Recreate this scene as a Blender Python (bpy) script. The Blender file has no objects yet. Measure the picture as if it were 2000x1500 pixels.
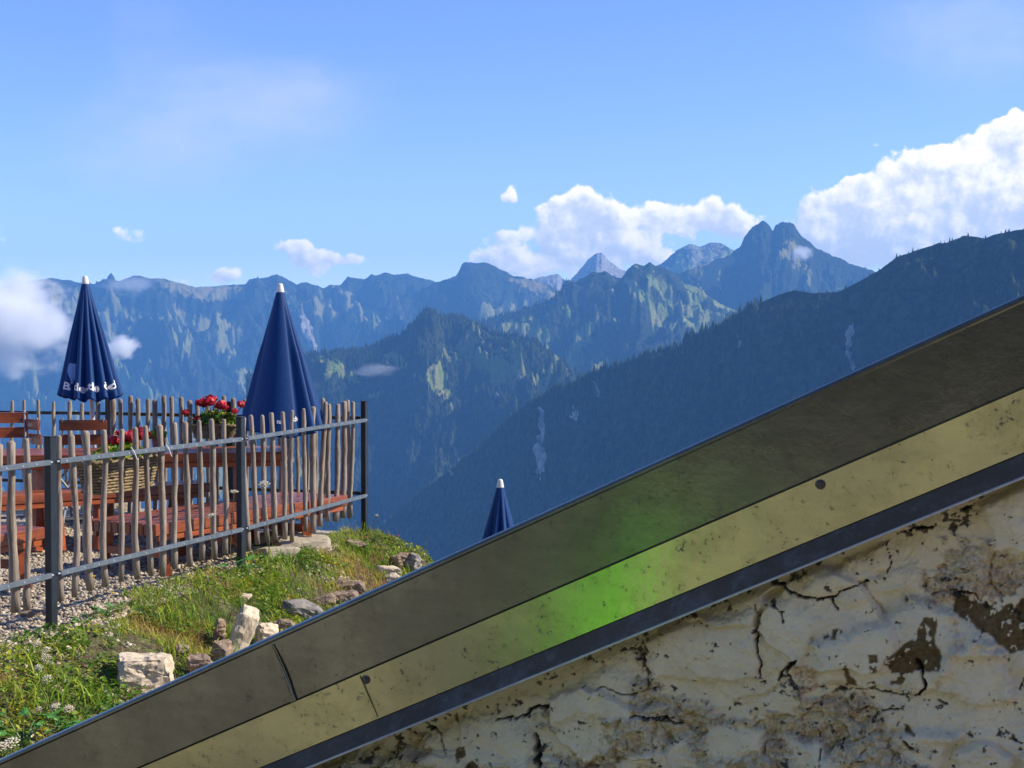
import bpy, bmesh, math, random
import numpy as np
from mathutils import Vector, Matrix

# ------------------------------------------------------------------ camera, sky, sun, exposure
scene = bpy.context.scene
COL = scene.collection
R = math.radians
F = 2900.0                       # focal length in pixels of a 2000 px wide frame
EYE = 1.67
PITCH = math.atan(83.0 / F)
cam_d = bpy.data.cameras.new("camera")
cam_d.sensor_width = 36.0
cam_d.lens = 36.0 * F / 2000.0
cam_d.clip_start = 0.05
cam_d.clip_end = 80000.0
cam = bpy.data.objects.new("camera", cam_d)
COL.objects.link(cam)
cam.location = (0, 0, EYE)
cam.rotation_euler = (math.pi / 2 - PITCH, 0, 0)
scene.camera = cam

SUN_EL, SUN_AZ = R(38), R(86.0)      # azimuth clockwise from +Y (the view direction)
sun_vec = Vector((math.cos(SUN_EL) * math.sin(SUN_AZ), math.cos(SUN_EL) * math.cos(SUN_AZ), math.sin(SUN_EL)))
sun_d = bpy.data.lights.new("sun", 'SUN')
sun_d.energy = 5.0
sun_d.angle = R(0.5)
sun_d.color = (1.0, 0.90, 0.73)
sun = bpy.data.objects.new("sun", sun_d)
COL.objects.link(sun)
sun.rotation_euler = sun_vec.to_track_quat('Z', 'Y').to_euler()

scene.view_settings.view_transform = 'Standard'
scene.view_settings.look = 'None'
scene.view_settings.exposure = 0.48
scene.view_settings.gamma = 1.0
scene.cycles.use_denoising = True
scene.cycles.use_adaptive_sampling = False
scene.cycles.sample_clamp_indirect = 0.0
scene.cycles.max_bounces = 9
scene.cycles.diffuse_bounces = 3
scene.cycles.glossy_bounces = 3
scene.cycles.volume_bounces = 8
scene.cycles.transparent_max_bounces = 8


class NT:
    """small helper round a node tree"""
    def __init__(self, tree):
        self.t = tree
        tree.nodes.clear()

    def node(self, kind, **kw):
        n = self.t.nodes.new(kind)
        for k, v in kw.items():
            setattr(n, k, v)
        return n

    def link(self, a, b):
        self.t.links.new(a, b)

    def _in(self, sock, v):
        if hasattr(v, 'node'):
            self.link(v, sock)
        elif v is not None:
            sock.default_value = v

    def math(self, op, a, b=None, c=None, clamp=False):
        n = self.node('ShaderNodeMath', operation=op, use_clamp=clamp)
        self._in(n.inputs[0], a)
        if b is not None:
            self._in(n.inputs[1], b)
        if c is not None:
            self._in(n.inputs[2], c)
        return n.outputs[0]

    def vmath(self, op, a, b=None):
        n = self.node('ShaderNodeVectorMath', operation=op)
        self._in(n.inputs[0], a)
        if b is not None:
            self._in(n.inputs[1], b)
        return n.outputs[0]

    def mix(self, fac, a, b, blend='MIX'):
        n = self.node('ShaderNodeMix', data_type='RGBA', blend_type=blend)
        self._in(n.inputs[0], fac)
        self._in(n.inputs[6], a)
        self._in(n.inputs[7], b)
        return n.outputs[2]

    def noise(self, vec, scale, detail=4, rough=0.55, dist=0.0):
        n = self.node('ShaderNodeTexNoise')
        if vec is not None:
            self.link(vec, n.inputs['Vector'])
        n.inputs['Scale'].default_value = scale
        n.inputs['Detail'].default_value = detail
        n.inputs['Roughness'].default_value = rough
        n.inputs['Distortion'].default_value = dist
        return n.outputs[0]

    def ss(self, x, lo, hi):
        n = self.node('ShaderNodeMapRange', interpolation_type='SMOOTHSTEP')
        self._in(n.inputs[0], x)
        self._in(n.inputs[1], lo)
        self._in(n.inputs[2], hi)
        return n.outputs[0]

    def attr(self, name, out='Fac'):
        n = self.node('ShaderNodeAttribute', attribute_name=name)
        return n.outputs[out]

    def mapping(self, vec, scale=(1, 1, 1), loc=(0, 0, 0)):
        n = self.node('ShaderNodeMapping')
        self.link(vec, n.inputs[0])
        n.inputs['Scale'].default_value = scale
        n.inputs['Location'].default_value = loc
        return n.outputs[0]


def rgb(r, g, b):
    return (r, g, b, 1.0)


world = bpy.data.worlds.new("World")
scene.world = world
world.use_nodes = True


def build_world():
    t = NT(world.node_tree)
    sky = t.node('ShaderNodeTexSky', sky_type='NISHITA')
    sky.sun_disc = False
    sky.sun_elevation = SUN_EL
    sky.sun_rotation = SUN_AZ
    sky.altitude = 1900
    sky.air_density = 1.0
    sky.dust_density = 0.6
    sky.ozone_density = 2.0
    hs = t.node('ShaderNodeHueSaturation')
    hs.inputs['Hue'].default_value = 0.512
    hs.inputs['Saturation'].default_value = 1.14
    hs.inputs['Value'].default_value = SKY_VALUE
    t.link(sky.outputs[0], hs.inputs['Color'])
    base = t.mix(1.0, hs.outputs[0], rgb(*SKY_TINT), 'MULTIPLY')
    tc = t.node('ShaderNodeTexCoord').outputs['Generated']
    sp = t.node('ShaderNodeSeparateXYZ')
    t.link(tc, sp.inputs[0])
    yy = t.math('MAXIMUM', sp.outputs[1], 0.02)
    u = t.math('DIVIDE', sp.outputs[0], yy)
    v = t.math('DIVIDE', sp.outputs[2], yy)
    cb = t.node('ShaderNodeCombineXYZ')
    t.link(u, cb.inputs[0])
    t.link(v, cb.inputs[1])
    p = cb.outputs[0]
    # turbulent warp so the heaps get billowing edges
    wn = t.node('ShaderNodeTexNoise')
    t.link(p, wn.inputs['Vector'])
    wn.inputs['Scale'].default_value = 38
    wn.inputs['Detail'].default_value = 5
    wv = t.vmath('SUBTRACT', wn.outputs[1], (0.5, 0.5, 0.5))
    sc = t.node('ShaderNodeVectorMath', operation='SCALE')
    t.link(wv, sc.inputs[0])
    sc.inputs[3].default_value = 0.022
    pw = t.vmath('ADD', p, sc.outputs[0])
    spw = t.node('ShaderNodeSeparateXYZ')
    t.link(pw, spw.inputs[0])
    uw, vw = spw.outputs[0], spw.outputs[1]

    def blob_field(blobs):
        tot = None
        low = None
        for (px, py, a, b, k) in blobs:
            u0, v0 = (px - 1000) / F, (667 - py) / F
            du = t.math('MULTIPLY', t.math('SUBTRACT', uw, u0), F / a)
            dv = t.math('MULTIPLY', t.math('SUBTRACT', vw, v0), F / b)
            d2 = t.math('ADD', t.math('MULTIPLY', du, du), t.math('MULTIPLY', dv, dv))
            g = t.math('MULTIPLY', t.math('EXPONENT', t.math('MULTIPLY', d2, -0.75)), k)
            tot = g if tot is None else t.math('ADD', tot, g)
            lit = t.math('MULTIPLY', g, t.math('ADD', t.math('MULTIPLY', du, 0.55), dv))
            low = lit if low is None else t.math('ADD', low, lit)
        return tot, t.math('DIVIDE', low, t.math('MAXIMUM', tot, 0.05))

    heaps = [
        (1137, 384, 24, 22, 1), (1100, 402, 30, 24, 1), (1085, 440, 46, 36, 1), (1150, 438, 60, 42, 1),
        (1195, 420, 38, 26, 1), (1205, 470, 50, 42, .9), (1130, 500, 85, 45, .9), (985, 460, 36, 18, .9),
        (970, 503, 52, 24, 1), (1015, 525, 45, 22, .8), (1250, 505, 45, 24, .8),
        (1288, 420, 34, 20, 1), (1322, 442, 46, 34, 1), (1372, 432, 36, 28, .8), (1418, 428, 44, 28, 1),
        (1445, 445, 30, 28, .8), (1310, 500, 50, 14, .6),
        (1590, 408, 40, 26, .9), (1650, 402, 52, 40, .9), (1660, 362, 15, 13, 1), (1722, 395, 62, 46, .9),
        (1755, 335, 46, 34, 1), (1812, 330, 50, 30, .9), (1858, 350, 75, 52, .8), (1925, 290, 52, 34, .9),
        (1965, 265, 40, 26, 1), (2000, 252, 34, 24, .9), (1905, 400, 95, 62, .7), (1985, 350, 75, 80, .8),
        (1805, 455, 150, 55, .95), (1690, 455, 110, 50, .85), (1930, 430, 110, 60, .9), (1620, 470, 70, 36, .7), (1720, 500, 90, 40, .7), (2120, 330, 110, 110, .9), (2230, 300, 120, 120, .9),
        (997, 392, 18, 22, .9), (262, 455, 36, 22, .75), (578, 482, 36, 24, .9), (620, 498, 56, 24, .9),
        (688, 508, 34, 12, .7), (440, 543, 42, 20, 1.1), (790, 499, 24, 11, .55), (330, 548, 40, 8, .6),
        (600, 540, 70, 22, .45),
        (1705, 428, 42, 16, -.75), (1880, 425, 55, 20, -.7), (1600, 445, 30, 16, -.6), (-200, 520, 180, 70, .9), (-500, 400, 200, 90, .9),
    ]
    tot, low = blob_field(heaps)
    n1 = t.noise(p, 48, 9, 0.62)
    n2 = t.noise(p, 20, 3, 0.5)
    vo = t.node('ShaderNodeTexVoronoi', feature='SMOOTH_F1')
    t.link(pw, vo.inputs['Vector'])
    vo.inputs['Scale'].default_value = 75
    vo.inputs['Smoothness'].default_value = 0.35
    bill = t.math('SUBTRACT', 0.55, vo.outputs['Distance'])
    field = t.math('ADD', tot, t.math('MULTIPLY', t.math('SUBTRACT', n1, 0.5), 1.75))
    field = t.math('ADD', field, t.math('MULTIPLY', bill, 0.45))
    alpha = t.ss(field, 0.54, 0.86)
    # light from the right and above, modelled by the heap's own slope and its billows
    off = t.vmath('ADD', p, (0.0045, 0.0045, 0))
    n1b = t.noise(off, 48, 6, 0.58)
    shade = t.math('MULTIPLY', t.math('SUBTRACT', n1, n1b), 2.2)
    shade = t.math('ADD', shade, t.math('MULTIPLY', low, 0.48))
    shade = t.math('ADD', shade, t.math('MULTIPLY', bill, 0.4))
    shade = t.math('ADD', shade, t.math('MULTIPLY', t.math('SUBTRACT', n2, 0.5), 0.9))
    shade = t.math('SUBTRACT', shade, t.math('MULTIPLY', t.ss(tot, 1.1, 2.6), .34))
    lit = t.ss(shade, -0.6, 0.6)
    ccol = t.mix(lit, rgb(*CLOUD_DARK), rgb(*CLOUD_LIT))
    # thin high veil
    veilb, _ = blob_field([(420, 250, 260, 90, .9), (560, 170, 180, 60, .5), (250, 330, 160, 60, .5), (1950, 60, 260, 130, .8), (300, 60, 120, 90, .5)])
    vn = t.noise(t.mapping(p, (1, 1.8, 1)), 12, 6, 0.6)
    veil = t.math('MULTIPLY', t.ss(t.math('MULTIPLY', veilb, vn), 0.08, 0.70), 0.48)
    out = t.mix(veil, base, rgb(*VEIL))
    front = t.math('GREATER_THAN', sp.outputs[1], 0.05)
    out = t.mix(t.math('MULTIPLY', t.math('MULTIPLY', alpha, 0.97), front), out, ccol)
    bg = t.node('ShaderNodeBackground')
    t.link(out, bg.inputs[0])
    bg.inputs[1].default_value = SKY_STRENGTH
    w = t.node('ShaderNodeOutputWorld')
    t.link(bg.outputs[0], w.inputs[0])


SKY_TINT = (.97, .975, 1.15)
SKY_STRENGTH = 0.122
SKY_VALUE = 1.15
CLOUD_LIT = (10.0, 9.1, 7.7)
CLOUD_DARK = (4.9, 5.2, 5.6)
VEIL = (5.0, 5.2, 5.9)
build_world()

# ------------------------------------------------------------------ numpy noise
_rng = np.random.RandomState(7)
_P = np.concatenate([_rng.permutation(256)] * 3).astype(np.int64)
_G = _rng.normal(size=(256, 3))
_G /= np.linalg.norm(_G, axis=1)[:, None]


def perlin(x, y, z=0.0):
    x, y, z = np.broadcast_arrays(np.asarray(x, float), np.asarray(y, float), np.asarray(z, float))
    xi, yi, zi = np.floor(x).astype(np.int64), np.floor(y).astype(np.int64), np.floor(z).astype(np.int64)
    xf, yf, zf = x - xi, y - yi, z - zi
    fu, fv, fw = [a * a * a * (a * (a * 6 - 15) + 10) for a in (xf, yf, zf)]
    xi &= 255; yi &= 255; zi &= 255

    def g(i, j, k):
        h = _P[_P[_P[(xi + i) & 255] + ((yi + j) & 255)] + ((zi + k) & 255)]
        gr = _G[h]
        return gr[..., 0] * (xf - i) + gr[..., 1] * (yf - j) + gr[..., 2] * (zf - k)

    def L(a, b, f):
        return a + (b - a) * f
    return L(L(L(g(0, 0, 0), g(1, 0, 0), fu), L(g(0, 1, 0), g(1, 1, 0), fu), fv),
             L(L(g(0, 0, 1), g(1, 0, 1), fu), L(g(0, 1, 1), g(1, 1, 1), fu), fv), fw) * 1.5


def fbm(x, y, z=0.0, octs=5, gain=0.5):
    s, a = 0.0, 1.0
    for i in range(octs):
        s = s + a * perlin(x * 2 ** i + 17.3 * i, y * 2 ** i + 5.1 * i, z * 2 ** i + 3.7 * i)
        a *= gain
    return s


def ridged(x, y, z=0.0, octs=5, gain=0.5):
    s, a, tot = 0.0, 1.0, 0.0
    for i in range(octs):
        s = s + a * (1 - 2 * np.abs(perlin(x * 2 ** i + 11.3 * i, y * 2 ** i + 7.9 * i, z + 3.1 * i)))
        tot += a
        a *= gain
    return s / tot


def sstep(x, a, b):
    t = np.clip((x - a) / (b - a), 0, 1)
    return t * t * (3 - 2 * t)


# ------------------------------------------------------------------ scene helpers
def tag(o, label=None, cat=None, group=None, kind=None):
    if label: o['label'] = label
    if cat: o['category'] = cat
    if group: o['group'] = group
    if kind: o['kind'] = kind
    return o


def thing(name, label, cat, loc=(0, 0, 0), rz=0.0, group=None):
    o = bpy.data.objects.new(name, None)
    o.empty_display_size = 0.1
    COL.objects.link(o)
    o.location = loc
    o.rotation_euler = (0, 0, rz)
    return tag(o, label, cat, group)


def link(name, me, mat=None, parent=None, smooth=False):
    o = bpy.data.objects.new(name, me)
    COL.objects.link(o)
    if mat is not None and not me.materials:
        me.materials.append(mat)
    if parent is not None:
        o.parent = parent
    if smooth:
        me.polygons.foreach_set('use_smooth', np.ones(len(me.polygons), bool))
    return o


class MB:
    """collects shapes for ONE mesh object"""
    def __init__(self):
        self.v, self.f = [], []

    def add(self, vs, fs):
        o = len(self.v)
        self.v += [tuple(p) for p in vs]
        self.f += [tuple(i + o for i in q) for q in fs]
        return self

    def box(self, c, size, rot=None, taper=1.0):
        hx, hy, hz = [s / 2 for s in size]
        b = min(hx, hy, hz) * 0.18
        vs, c = [], Vector(c)
        # a box with chamfered edges
        pts = []
        for sx in (-1, 1):
            for sy in (-1, 1):
                for sz in (-1, 1):
                    for k in range(3):
                        q = [sx * hx, sy * hy, sz * hz]
                        for j in range(3):
                            if j != k:
                                q[j] -= (sx, sy, sz)[j] * b
                        pts.append(Vector(q))
        if rot is not None:
            pts = [rot @ q for q in pts]
        bm = bmesh.new()
        bv = [bm.verts.new(q + c) for q in pts]
        bmesh.ops.convex_hull(bm, input=bv)
        bm.verts.index_update()
        vs = [v.co.copy() for v in bm.verts]
        fs = [[v.index for v in f.verts] for f in bm.faces]
        bm.free()
        return self.add(vs, fs)

    def tube(self, pts, rad, n=8, cap=True, squash=None):
        pts = [Vector(p) for p in pts]
        if not hasattr(rad, '__len__'):
            rad = [rad] * len(pts)
        vs, fs = [], []
        ref = Vector((0, 0, 1))
        if abs((pts[-1] - pts[0]).normalized().z) > 0.9:
            ref = Vector((1, 0, 0))
        for i, p in enumerate(pts):
            d = (pts[min(i + 1, len(pts) - 1)] - pts[max(i - 1, 0)]).normalized()
            a = d.cross(ref).normalized()
            b = d.cross(a).normalized()
            for k in range(n):
                t = 2 * math.pi * k / n
                vs.append(p + a * math.cos(t) * rad[i] + b * math.sin(t) * rad[i] * (squash or 1))
        for i in range(len(pts) - 1):
            for k in range(n):
                k2 = (k + 1) % n
                fs.append((i * n + k, i * n + k2, (i + 1) * n + k2, (i + 1) * n + k))
        if cap:
            fs.append(tuple(range(n - 1, -1, -1)))
            fs.append(tuple((len(pts) - 1) * n + k for k in range(n)))
        return self.add(vs, fs)

    def prism(self, poly, z0, z1):
        n = len(poly)
        vs = [(x, y, z0) for x, y in poly] + [(x, y, z1) for x, y in poly]
        fs = [tuple(range(n - 1, -1, -1)), tuple(range(n, 2 * n))]
        fs += [(k, (k + 1) % n, n + (k + 1) % n, n + k) for k in range(n)]
        return self.add(vs, fs)

    def mesh(self, name):
        me = bpy.data.meshes.new(name)
        me.from_pydata(self.v, [], self.f)
        me.update()
        return me

    def build(self, name, mat, parent=None, smooth=False):
        return link(name, self.mesh(name), mat, parent, smooth)


def np_mesh(name, verts, quads=None, tris=None, attrs=None):
    me = bpy.data.meshes.new(name)
    verts = np.asarray(verts, np.float32)
    me.vertices.add(len(verts))
    me.vertices.foreach_set('co', verts.ravel())
    loops, starts, n = [], [], 0
    if quads is not None and len(quads):
        q = np.asarray(quads, np.int32)
        loops.append(q.ravel()); starts.append(n + 4 * np.arange(len(q))); n += q.size
    if tris is not None and len(tris):
        q = np.asarray(tris, np.int32)
        loops.append(q.ravel()); starts.append(n + 3 * np.arange(len(q))); n += q.size
    loops = np.concatenate(loops); starts = np.concatenate(starts)
    me.loops.add(len(loops))
    me.loops.foreach_set('vertex_index', loops.astype(np.int32))
    me.polygons.add(len(starts))
    me.polygons.foreach_set('loop_start', starts.astype(np.int32))
    me.update(calc_edges=True)
    for k, a in (attrs or {}).items():
        a = np.asarray(a, np.float32)
        at = me.attributes.new(k, 'FLOAT', 'POINT')
        at.data.foreach_set('value', a.ravel())
    return me


def grid_quads(nr, nc):
    i = np.arange(nr * nc).reshape(nr, nc)
    return np.stack([i[:-1, :-1], i[:-1, 1:], i[1:, 1:], i[1:, :-1]], -1).reshape(-1, 4)


def ray(px, py):
    r = Vector(((px - 1000) / F, 0, 0))
    u = (750 - py) / F
    return Vector((r.x, math.cos(PITCH) + u * math.sin(PITCH), -math.sin(PITCH) + u * math.cos(PITCH)))


def at(px, py, Y):
    d = ray(px, py)
    return Vector((0, 0, EYE)) + d * (Y / d.y)


# ------------------------------------------------------------------ materials
def mat(name, c1, c2=None, c3=None, rough=0.6, metal=0.0, scale=8, detail=5, stretch=(1, 1, 1), bump=0.0, bump_scale=None,
        spec=0.5, rough_var=0.0, contrast=(0.35, 0.65), coat=0.0, sss=0.0):
    m = bpy.data.materials.new(name)
    m.use_nodes = True
    t = NT(m.node_tree)
    bs = t.node('ShaderNodeBsdfPrincipled')
    out = t.node('ShaderNodeOutputMaterial')
    t.link(bs.outputs[0], out.inputs[0])
    tc = t.node('ShaderNodeTexCoord').outputs['Object']
    vec = t.mapping(tc, stretch)
    n = t.noise(vec, scale, detail, 0.6)
    col = rgb(*c1)
    if c2 is not None:
        col = t.mix(t.ss(n, *contrast), rgb(*c1), rgb(*c2))
    if c3 is not None:
        n3 = t.noise(vec, scale * 3.7, detail, 0.65)
        col = t.mix(t.ss(n3, 0.52, 0.7), col, rgb(*c3))
    t._in(bs.inputs['Base Color'], col)
    bs.inputs['Roughness'].default_value = rough
    if rough_var:
        t.link(t.math('MULTIPLY_ADD', n, rough_var, rough - rough_var / 2), bs.inputs['Roughness'])
    bs.inputs['Metallic'].default_value = metal
    bs.inputs['Specular IOR Level'].default_value = spec
    if coat:
        bs.inputs['Coat Weight'].default_value = coat
        bs.inputs['Coat Roughness'].default_value = 0.25
    if bump:
        b = t.node('ShaderNodeBump')
        b.inputs['Strength'].default_value = bump
        b.inputs['Distance'].default_value = 0.01
        t.link(t.noise(vec, bump_scale or scale * 2, 6, 0.6), b.inputs['Height'])
        t.link(b.outputs[0], bs.inputs['Normal'])
    return m


def tint_mat(name, stops, rough=0.6, trans=0.25, spec=0.3):
    """colour picked per leaf, pebble or blade by the mesh attribute 'tint'"""
    m = bpy.data.materials.new(name)
    m.use_nodes = True
    t = NT(m.node_tree)
    rp = t.node('ShaderNodeValToRGB')
    e = rp.color_ramp.elements
    while len(e) > 1:
        e.remove(e[-1])
    e[0].position = stops[0][0]; e[0].color = rgb(*stops[0][1])
    for p, c in stops[1:]:
        k = e.new(p); k.color = rgb(*c)
    t.link(t.attr('tint'), rp.inputs[0])
    bs = t.node('ShaderNodeBsdfPrincipled')
    t.link(rp.outputs[0], bs.inputs['Base Color'])
    bs.inputs['Roughness'].default_value = rough
    bs.inputs['Specular IOR Level'].default_value = spec
    out = t.node('ShaderNodeOutputMaterial')
    if trans:
        tr = t.node('ShaderNodeBsdfTranslucent')
        t.link(rp.outputs[0], tr.inputs[0])
        mx = t.node('ShaderNodeMixShader')
        mx.inputs[0].default_value = trans
        t.link(bs.outputs[0], mx.inputs[1]); t.link(tr.outputs[0], mx.inputs[2])
        t.link(mx.outputs[0], out.inputs[0])
    else:
        t.link(bs.outputs[0], out.inputs[0])
    return m


M = {}
M['stake'] = mat('weathered_wood', (.31, .25, .19), (.16, .12, .09), (.42, .36, .29), rough=.8, scale=14, stretch=(2.2, 2.2, .22), bump=.6, bump_scale=30)
M['stake_end'] = mat('cut_wood', (.5, .42, .33), (.38, .3, .22), rough=.85, scale=30)
M['anthracite'] = mat('anthracite_paint', (.014, .018, .022), (.020, .025, .030), spec=.35, rough=.38, scale=12, rough_var=.2)
M['rail'] = mat('grey_steel', (.12, .145, .165), (.09, .11, .13), rough=.42, scale=16, rough_var=.15)
M['zinc'] = mat('zinc_screw', (.7, .7, .7), rough=.35, metal=.8)
M['wood_red'] = mat('varnished_wood', (.29, .075, .024), (.18, .045, .018), (.35, .10, .030), rough=.34, scale=7, stretch=(.35, 3, 3), bump=.15, coat=.25)
M['wood_orange'] = mat('varnished_wood_edge', (.38, .088, .018), (.25, .054, .014), rough=.38, scale=7, stretch=(.4, 3, 3), bump=.15, coat=.3)
M['chair_metal'] = mat('chair_steel', (.33, .35, .36), rough=.4, metal=.5)
M['cloth'] = mat('navy_cloth', (.002, .034, .135), (.003, .046, .175), rough=.6, scale=60, bump=.05, spec=.25)
M['cloth_light'] = mat('light_blue_cloth', (.20, .36, .62), rough=.7)
M['white_plastic'] = mat('white_plastic', (.75, .74, .68), (.66, .64, .57), rough=.45, scale=30)
M['lettering'] = mat('white_print', (.78, .78, .76), rough=.7)
M['pole'] = mat('pole_white', (.62, .6, .56), rough=.4)
M['wicker'] = mat('wicker', (.27, .19, .09), (.13, .085, .04), (.40, .31, .17), rough=.7, scale=40)
M['terracotta'] = mat('terracotta', (.36, .10, .06), (.28, .075, .045), rough=.7, scale=20)
M['petal'] = mat('red_petals', (.52, .005, .012), (.36, .003, .014), rough=.55, scale=60)
M['tie'] = mat('cable_tie', (.75, .76, .77), rough=.4)
M['leaf'] = tint_mat('leaves', [(0, (.04, .12, .014)), (.5, (.14, .27, .022)), (.8, (.42, .44, .03)), (1, (.46, .30, .06))], .5, .35)
M['grass'] = tint_mat('grass_blades', [(0, (.06, .15, .012)), (.3, (.18, .34, .02)), (.55, (.40, .46, .035)), (.78, (.60, .50, .09)), (1, (.46, .26, .10))], .55, .4)
M['straw'] = tint_mat('dry_stems', [(0, (.42, .33, .17)), (1, (.24, .13, .07))], .7, .15)
M['pebble'] = tint_mat('pebbles', [(0, (.13, .105, .08)), (.3, (.29, .23, .16)), (.65, (.44, .37, .26)), (1, (.64, .56, .43))], .8, 0)
M['yarrow'] = mat('yarrow_white', (.66, .62, .48), (.46, .40, .27), rough=.8, scale=90)
M['stem'] = mat('plant_stem', (.12, .15, .04), (.22, .16, .07), rough=.7, scale=20)
M['lobed'] = mat('lobed_leaf', (.045, .17, .014), (.07, .22, .025), rough=.45, scale=30)
M['rock_white'] = mat('white_limestone', (.64, .53, .38), (.48, .38, .26), (.24, .2, .15), rough=.85, scale=9, stretch=(1, 1, .5), bump=.9, bump_scale=26, contrast=(.4, .7))
M['rock_brown'] = mat('brown_stone', (.30, .21, .135), (.20, .14, .10), (.4, .31, .21), rough=.85, scale=8, stretch=(1.5, 1.5, .6), bump=.8, bump_scale=24)
M['rock_grey'] = mat('grey_stone', (.26, .235, .20), (.17, .155, .14), (.36, .32, .26), rough=.85, scale=9, stretch=(.8, .8, 2.5), bump=1.0, bump_scale=22)
M['concrete'] = mat('pale_stone', (.46, .40, .29), (.36, .31, .22), rough=.85, scale=6, bump=.4)


# ------------------------------------------------------------------ mountains
def crest_interp(crest, xs):
    c = np.array(crest, float)
    return np.interp(xs, c[:, 0], c[:, 1]), np.interp(xs, c[:, 0], c[:, 2])


SURF = {}


def poly_mask(px, py, poly, soft, wob):
    """1 inside the polygon (pixel outline of a meadow or scree on the slope), ragged edge"""
    q = np.array(poly, float)
    inside = np.zeros(px.shape, bool)
    dist = np.full(px.shape, 1e9)
    n = len(q)
    for i in range(n):
        x1, y1 = q[i]; x2, y2 = q[(i + 1) % n]
        cond = (y1 > py) != (y2 > py)
        xc = (x2 - x1) * (py - y1) / (y2 - y1 if y2 != y1 else 1e-9) + x1
        inside ^= cond & (px < xc)
        dx, dy = x2 - x1, y2 - y1
        t = np.clip(((px - x1) * dx + (py - y1) * dy) / (dx * dx + dy * dy + 1e-9), 0, 1)
        dist = np.minimum(dist, np.hypot(px - x1 - t * dx, py - y1 - t * dy))
    sd = np.where(inside, dist, -dist) + wob
    return sstep(sd, -soft, soft)


def mountain(key, crest, run, slope, lam, amp, seed, step=2.5, rows=130, jit=1.5, curve=1.0, skew=0.0, meadow=(), scree=(),
             meadow_bias=-0.1, rock_bias=0.0, amp_far=1.0, label=None, smooth=True, tops=0.0):
    x0, x1 = crest[0][0], crest[-1][0]
    xs = np.arange(x0, x1 + step, step)
    cy, D = crest_interp(crest, xs)
    cy = cy - jit * fbm(xs / 18.0, seed * 3.1, 0.3, 5, 0.7)
    s = xs * np.mean(D) / F
    tb = -np.linspace(1, 0.02, 10) ** 1.0 * 0.6
    tf = np.linspace(0, 1, rows) ** 1.35
    T = np.concatenate([tb, tf])[:, None]
    S = s[None, :] + 0 * T
    d = D[None, :] - run * T
    drop = run * slope * np.abs(T) ** curve
    w = lam * 0.8 * fbm(S / (lam * 2.2), T * run / (lam * 2.5), seed, 3)
    Sx = S + w + skew * T * run
    r = ridged(Sx / lam, T * run / (lam * 4.5), seed + 0.5, 7, 0.62)
    r2 = fbm(S / (lam * .22), T * run / (lam * .3), seed + 9.5, 5, 0.6)
    A = amp * sstep(np.abs(T), 0.0, 0.30) * amp_far
    A2 = amp * 0.24 * sstep(np.abs(T), 0.0, 0.05)
    zc = EYE + (667 - cy) / F * D
    z = zc[None, :] - drop + A * (r - 0.35) + A2 * r2
    X = d * (xs[None, :] - 1000) / F
    verts = np.stack([X, d, z], -1)
    py = 667 - (z - EYE) * F / d
    px = xs[None, :] + 0 * T
    wob = 9 * fbm(px / 14.0, py / 14.0, seed, 4, 0.6)
    mead = np.zeros(px.shape)
    for (poly, k) in meadow:
        mead = np.maximum(mead, k * poly_mask(px, py, poly, 4, wob))
    scr = np.zeros(px.shape)
    for (poly, k) in scree:
        scr = np.maximum(scr, k * poly_mask(px, py, poly, 2.5, wob * 0.7))
    nz = fbm(Sx / (lam * .55), T * run / (lam * 1.1), seed + 4, 6, 0.64)
    auto = sstep(nz + 0.8 * (r - .4) + meadow_bias, 0.05, 0.42)
    mead = np.maximum(mead, auto * 0.75)
    gully = sstep(-r + rock_bias + 0.5 * r2, 0.12, 0.4) * sstep(np.abs(T), 0.0, 0.1)
    scr = np.maximum(scr, gully * 0.42)
    high = np.clip(1 - T * 3.0, 0, 1) * tops + 0 * px
    me = np_mesh('mountain', verts.reshape(-1, 3), grid_quads(*T.shape[:1], len(xs))[:, ::1],
                 attrs={'meadow': mead, 'scree': scr, 'high': high})
    o = link('mountain', me, M['mountain'], smooth=smooth)
    tag(o, kind='structure')
    SURF[key] = dict(verts=verts, px=px, py=py, T=T + 0 * px, mead=mead, scr=scr)
    return o


def mountain_material():
    m = bpy.data.materials.new('mountain_slope')
    m.use_nodes = True
    t = NT(m.node_tree)
    g = t.node('ShaderNodeNewGeometry')
    pos = g.outputs['Position']
    n1 = t.noise(pos, 0.02, 6, 0.65)
    n2 = t.noise(pos, 0.09, 4, 0.6)
    forest = t.mix(t.ss(n2, .35, .65), rgb(.012, .020, .010), rgb(.045, .060, .024))
    mead = t.mix(t.ss(n1, .4, .65), rgb(.17, .23, .05), rgb(.27, .25, .10))
    brown = t.mix(t.ss(n1, .4, .65), rgb(.27, .21, .10), rgb(.19, .19, .07))
    mead = t.mix(t.attr('high'), mead, brown)
    rock = t.mix(t.ss(n2, .35, .7), rgb(.42, .39, .35), rgb(.2, .19, .17))
    mm = t.ss(t.math('ADD', t.attr('meadow'), t.math('MULTIPLY', t.math('SUBTRACT', n2, .5), .8)), .3, .7)
    col = t.mix(mm, forest, mead)
    mr = t.ss(t.math('ADD', t.attr('scree'), t.math('MULTIPLY', t.math('SUBTRACT', n2, .5), .9)), .38, .62)
    col = t.mix(mr, col, rock)
    bs = t.node('ShaderNodeBsdfPrincipled')
    t.link(col, bs.inputs['Base Color'])
    bs.inputs['Roughness'].default_value = 0.95
    bs.inputs['Specular IOR Level'].default_value = 0.1
    b = t.node('ShaderNodeBump')
    b.inputs['Strength'].default_value = 0.9
    b.inputs['Distance'].default_value = 14.0
    t.link(t.noise(pos, 0.05, 6, 0.7), b.inputs['Height'])
    t.link(b.outputs[0], bs.inputs['Normal'])
    o = t.node('ShaderNodeOutputMaterial')
    t.link(bs.outputs[0], o.inputs[0])
    return m


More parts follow.
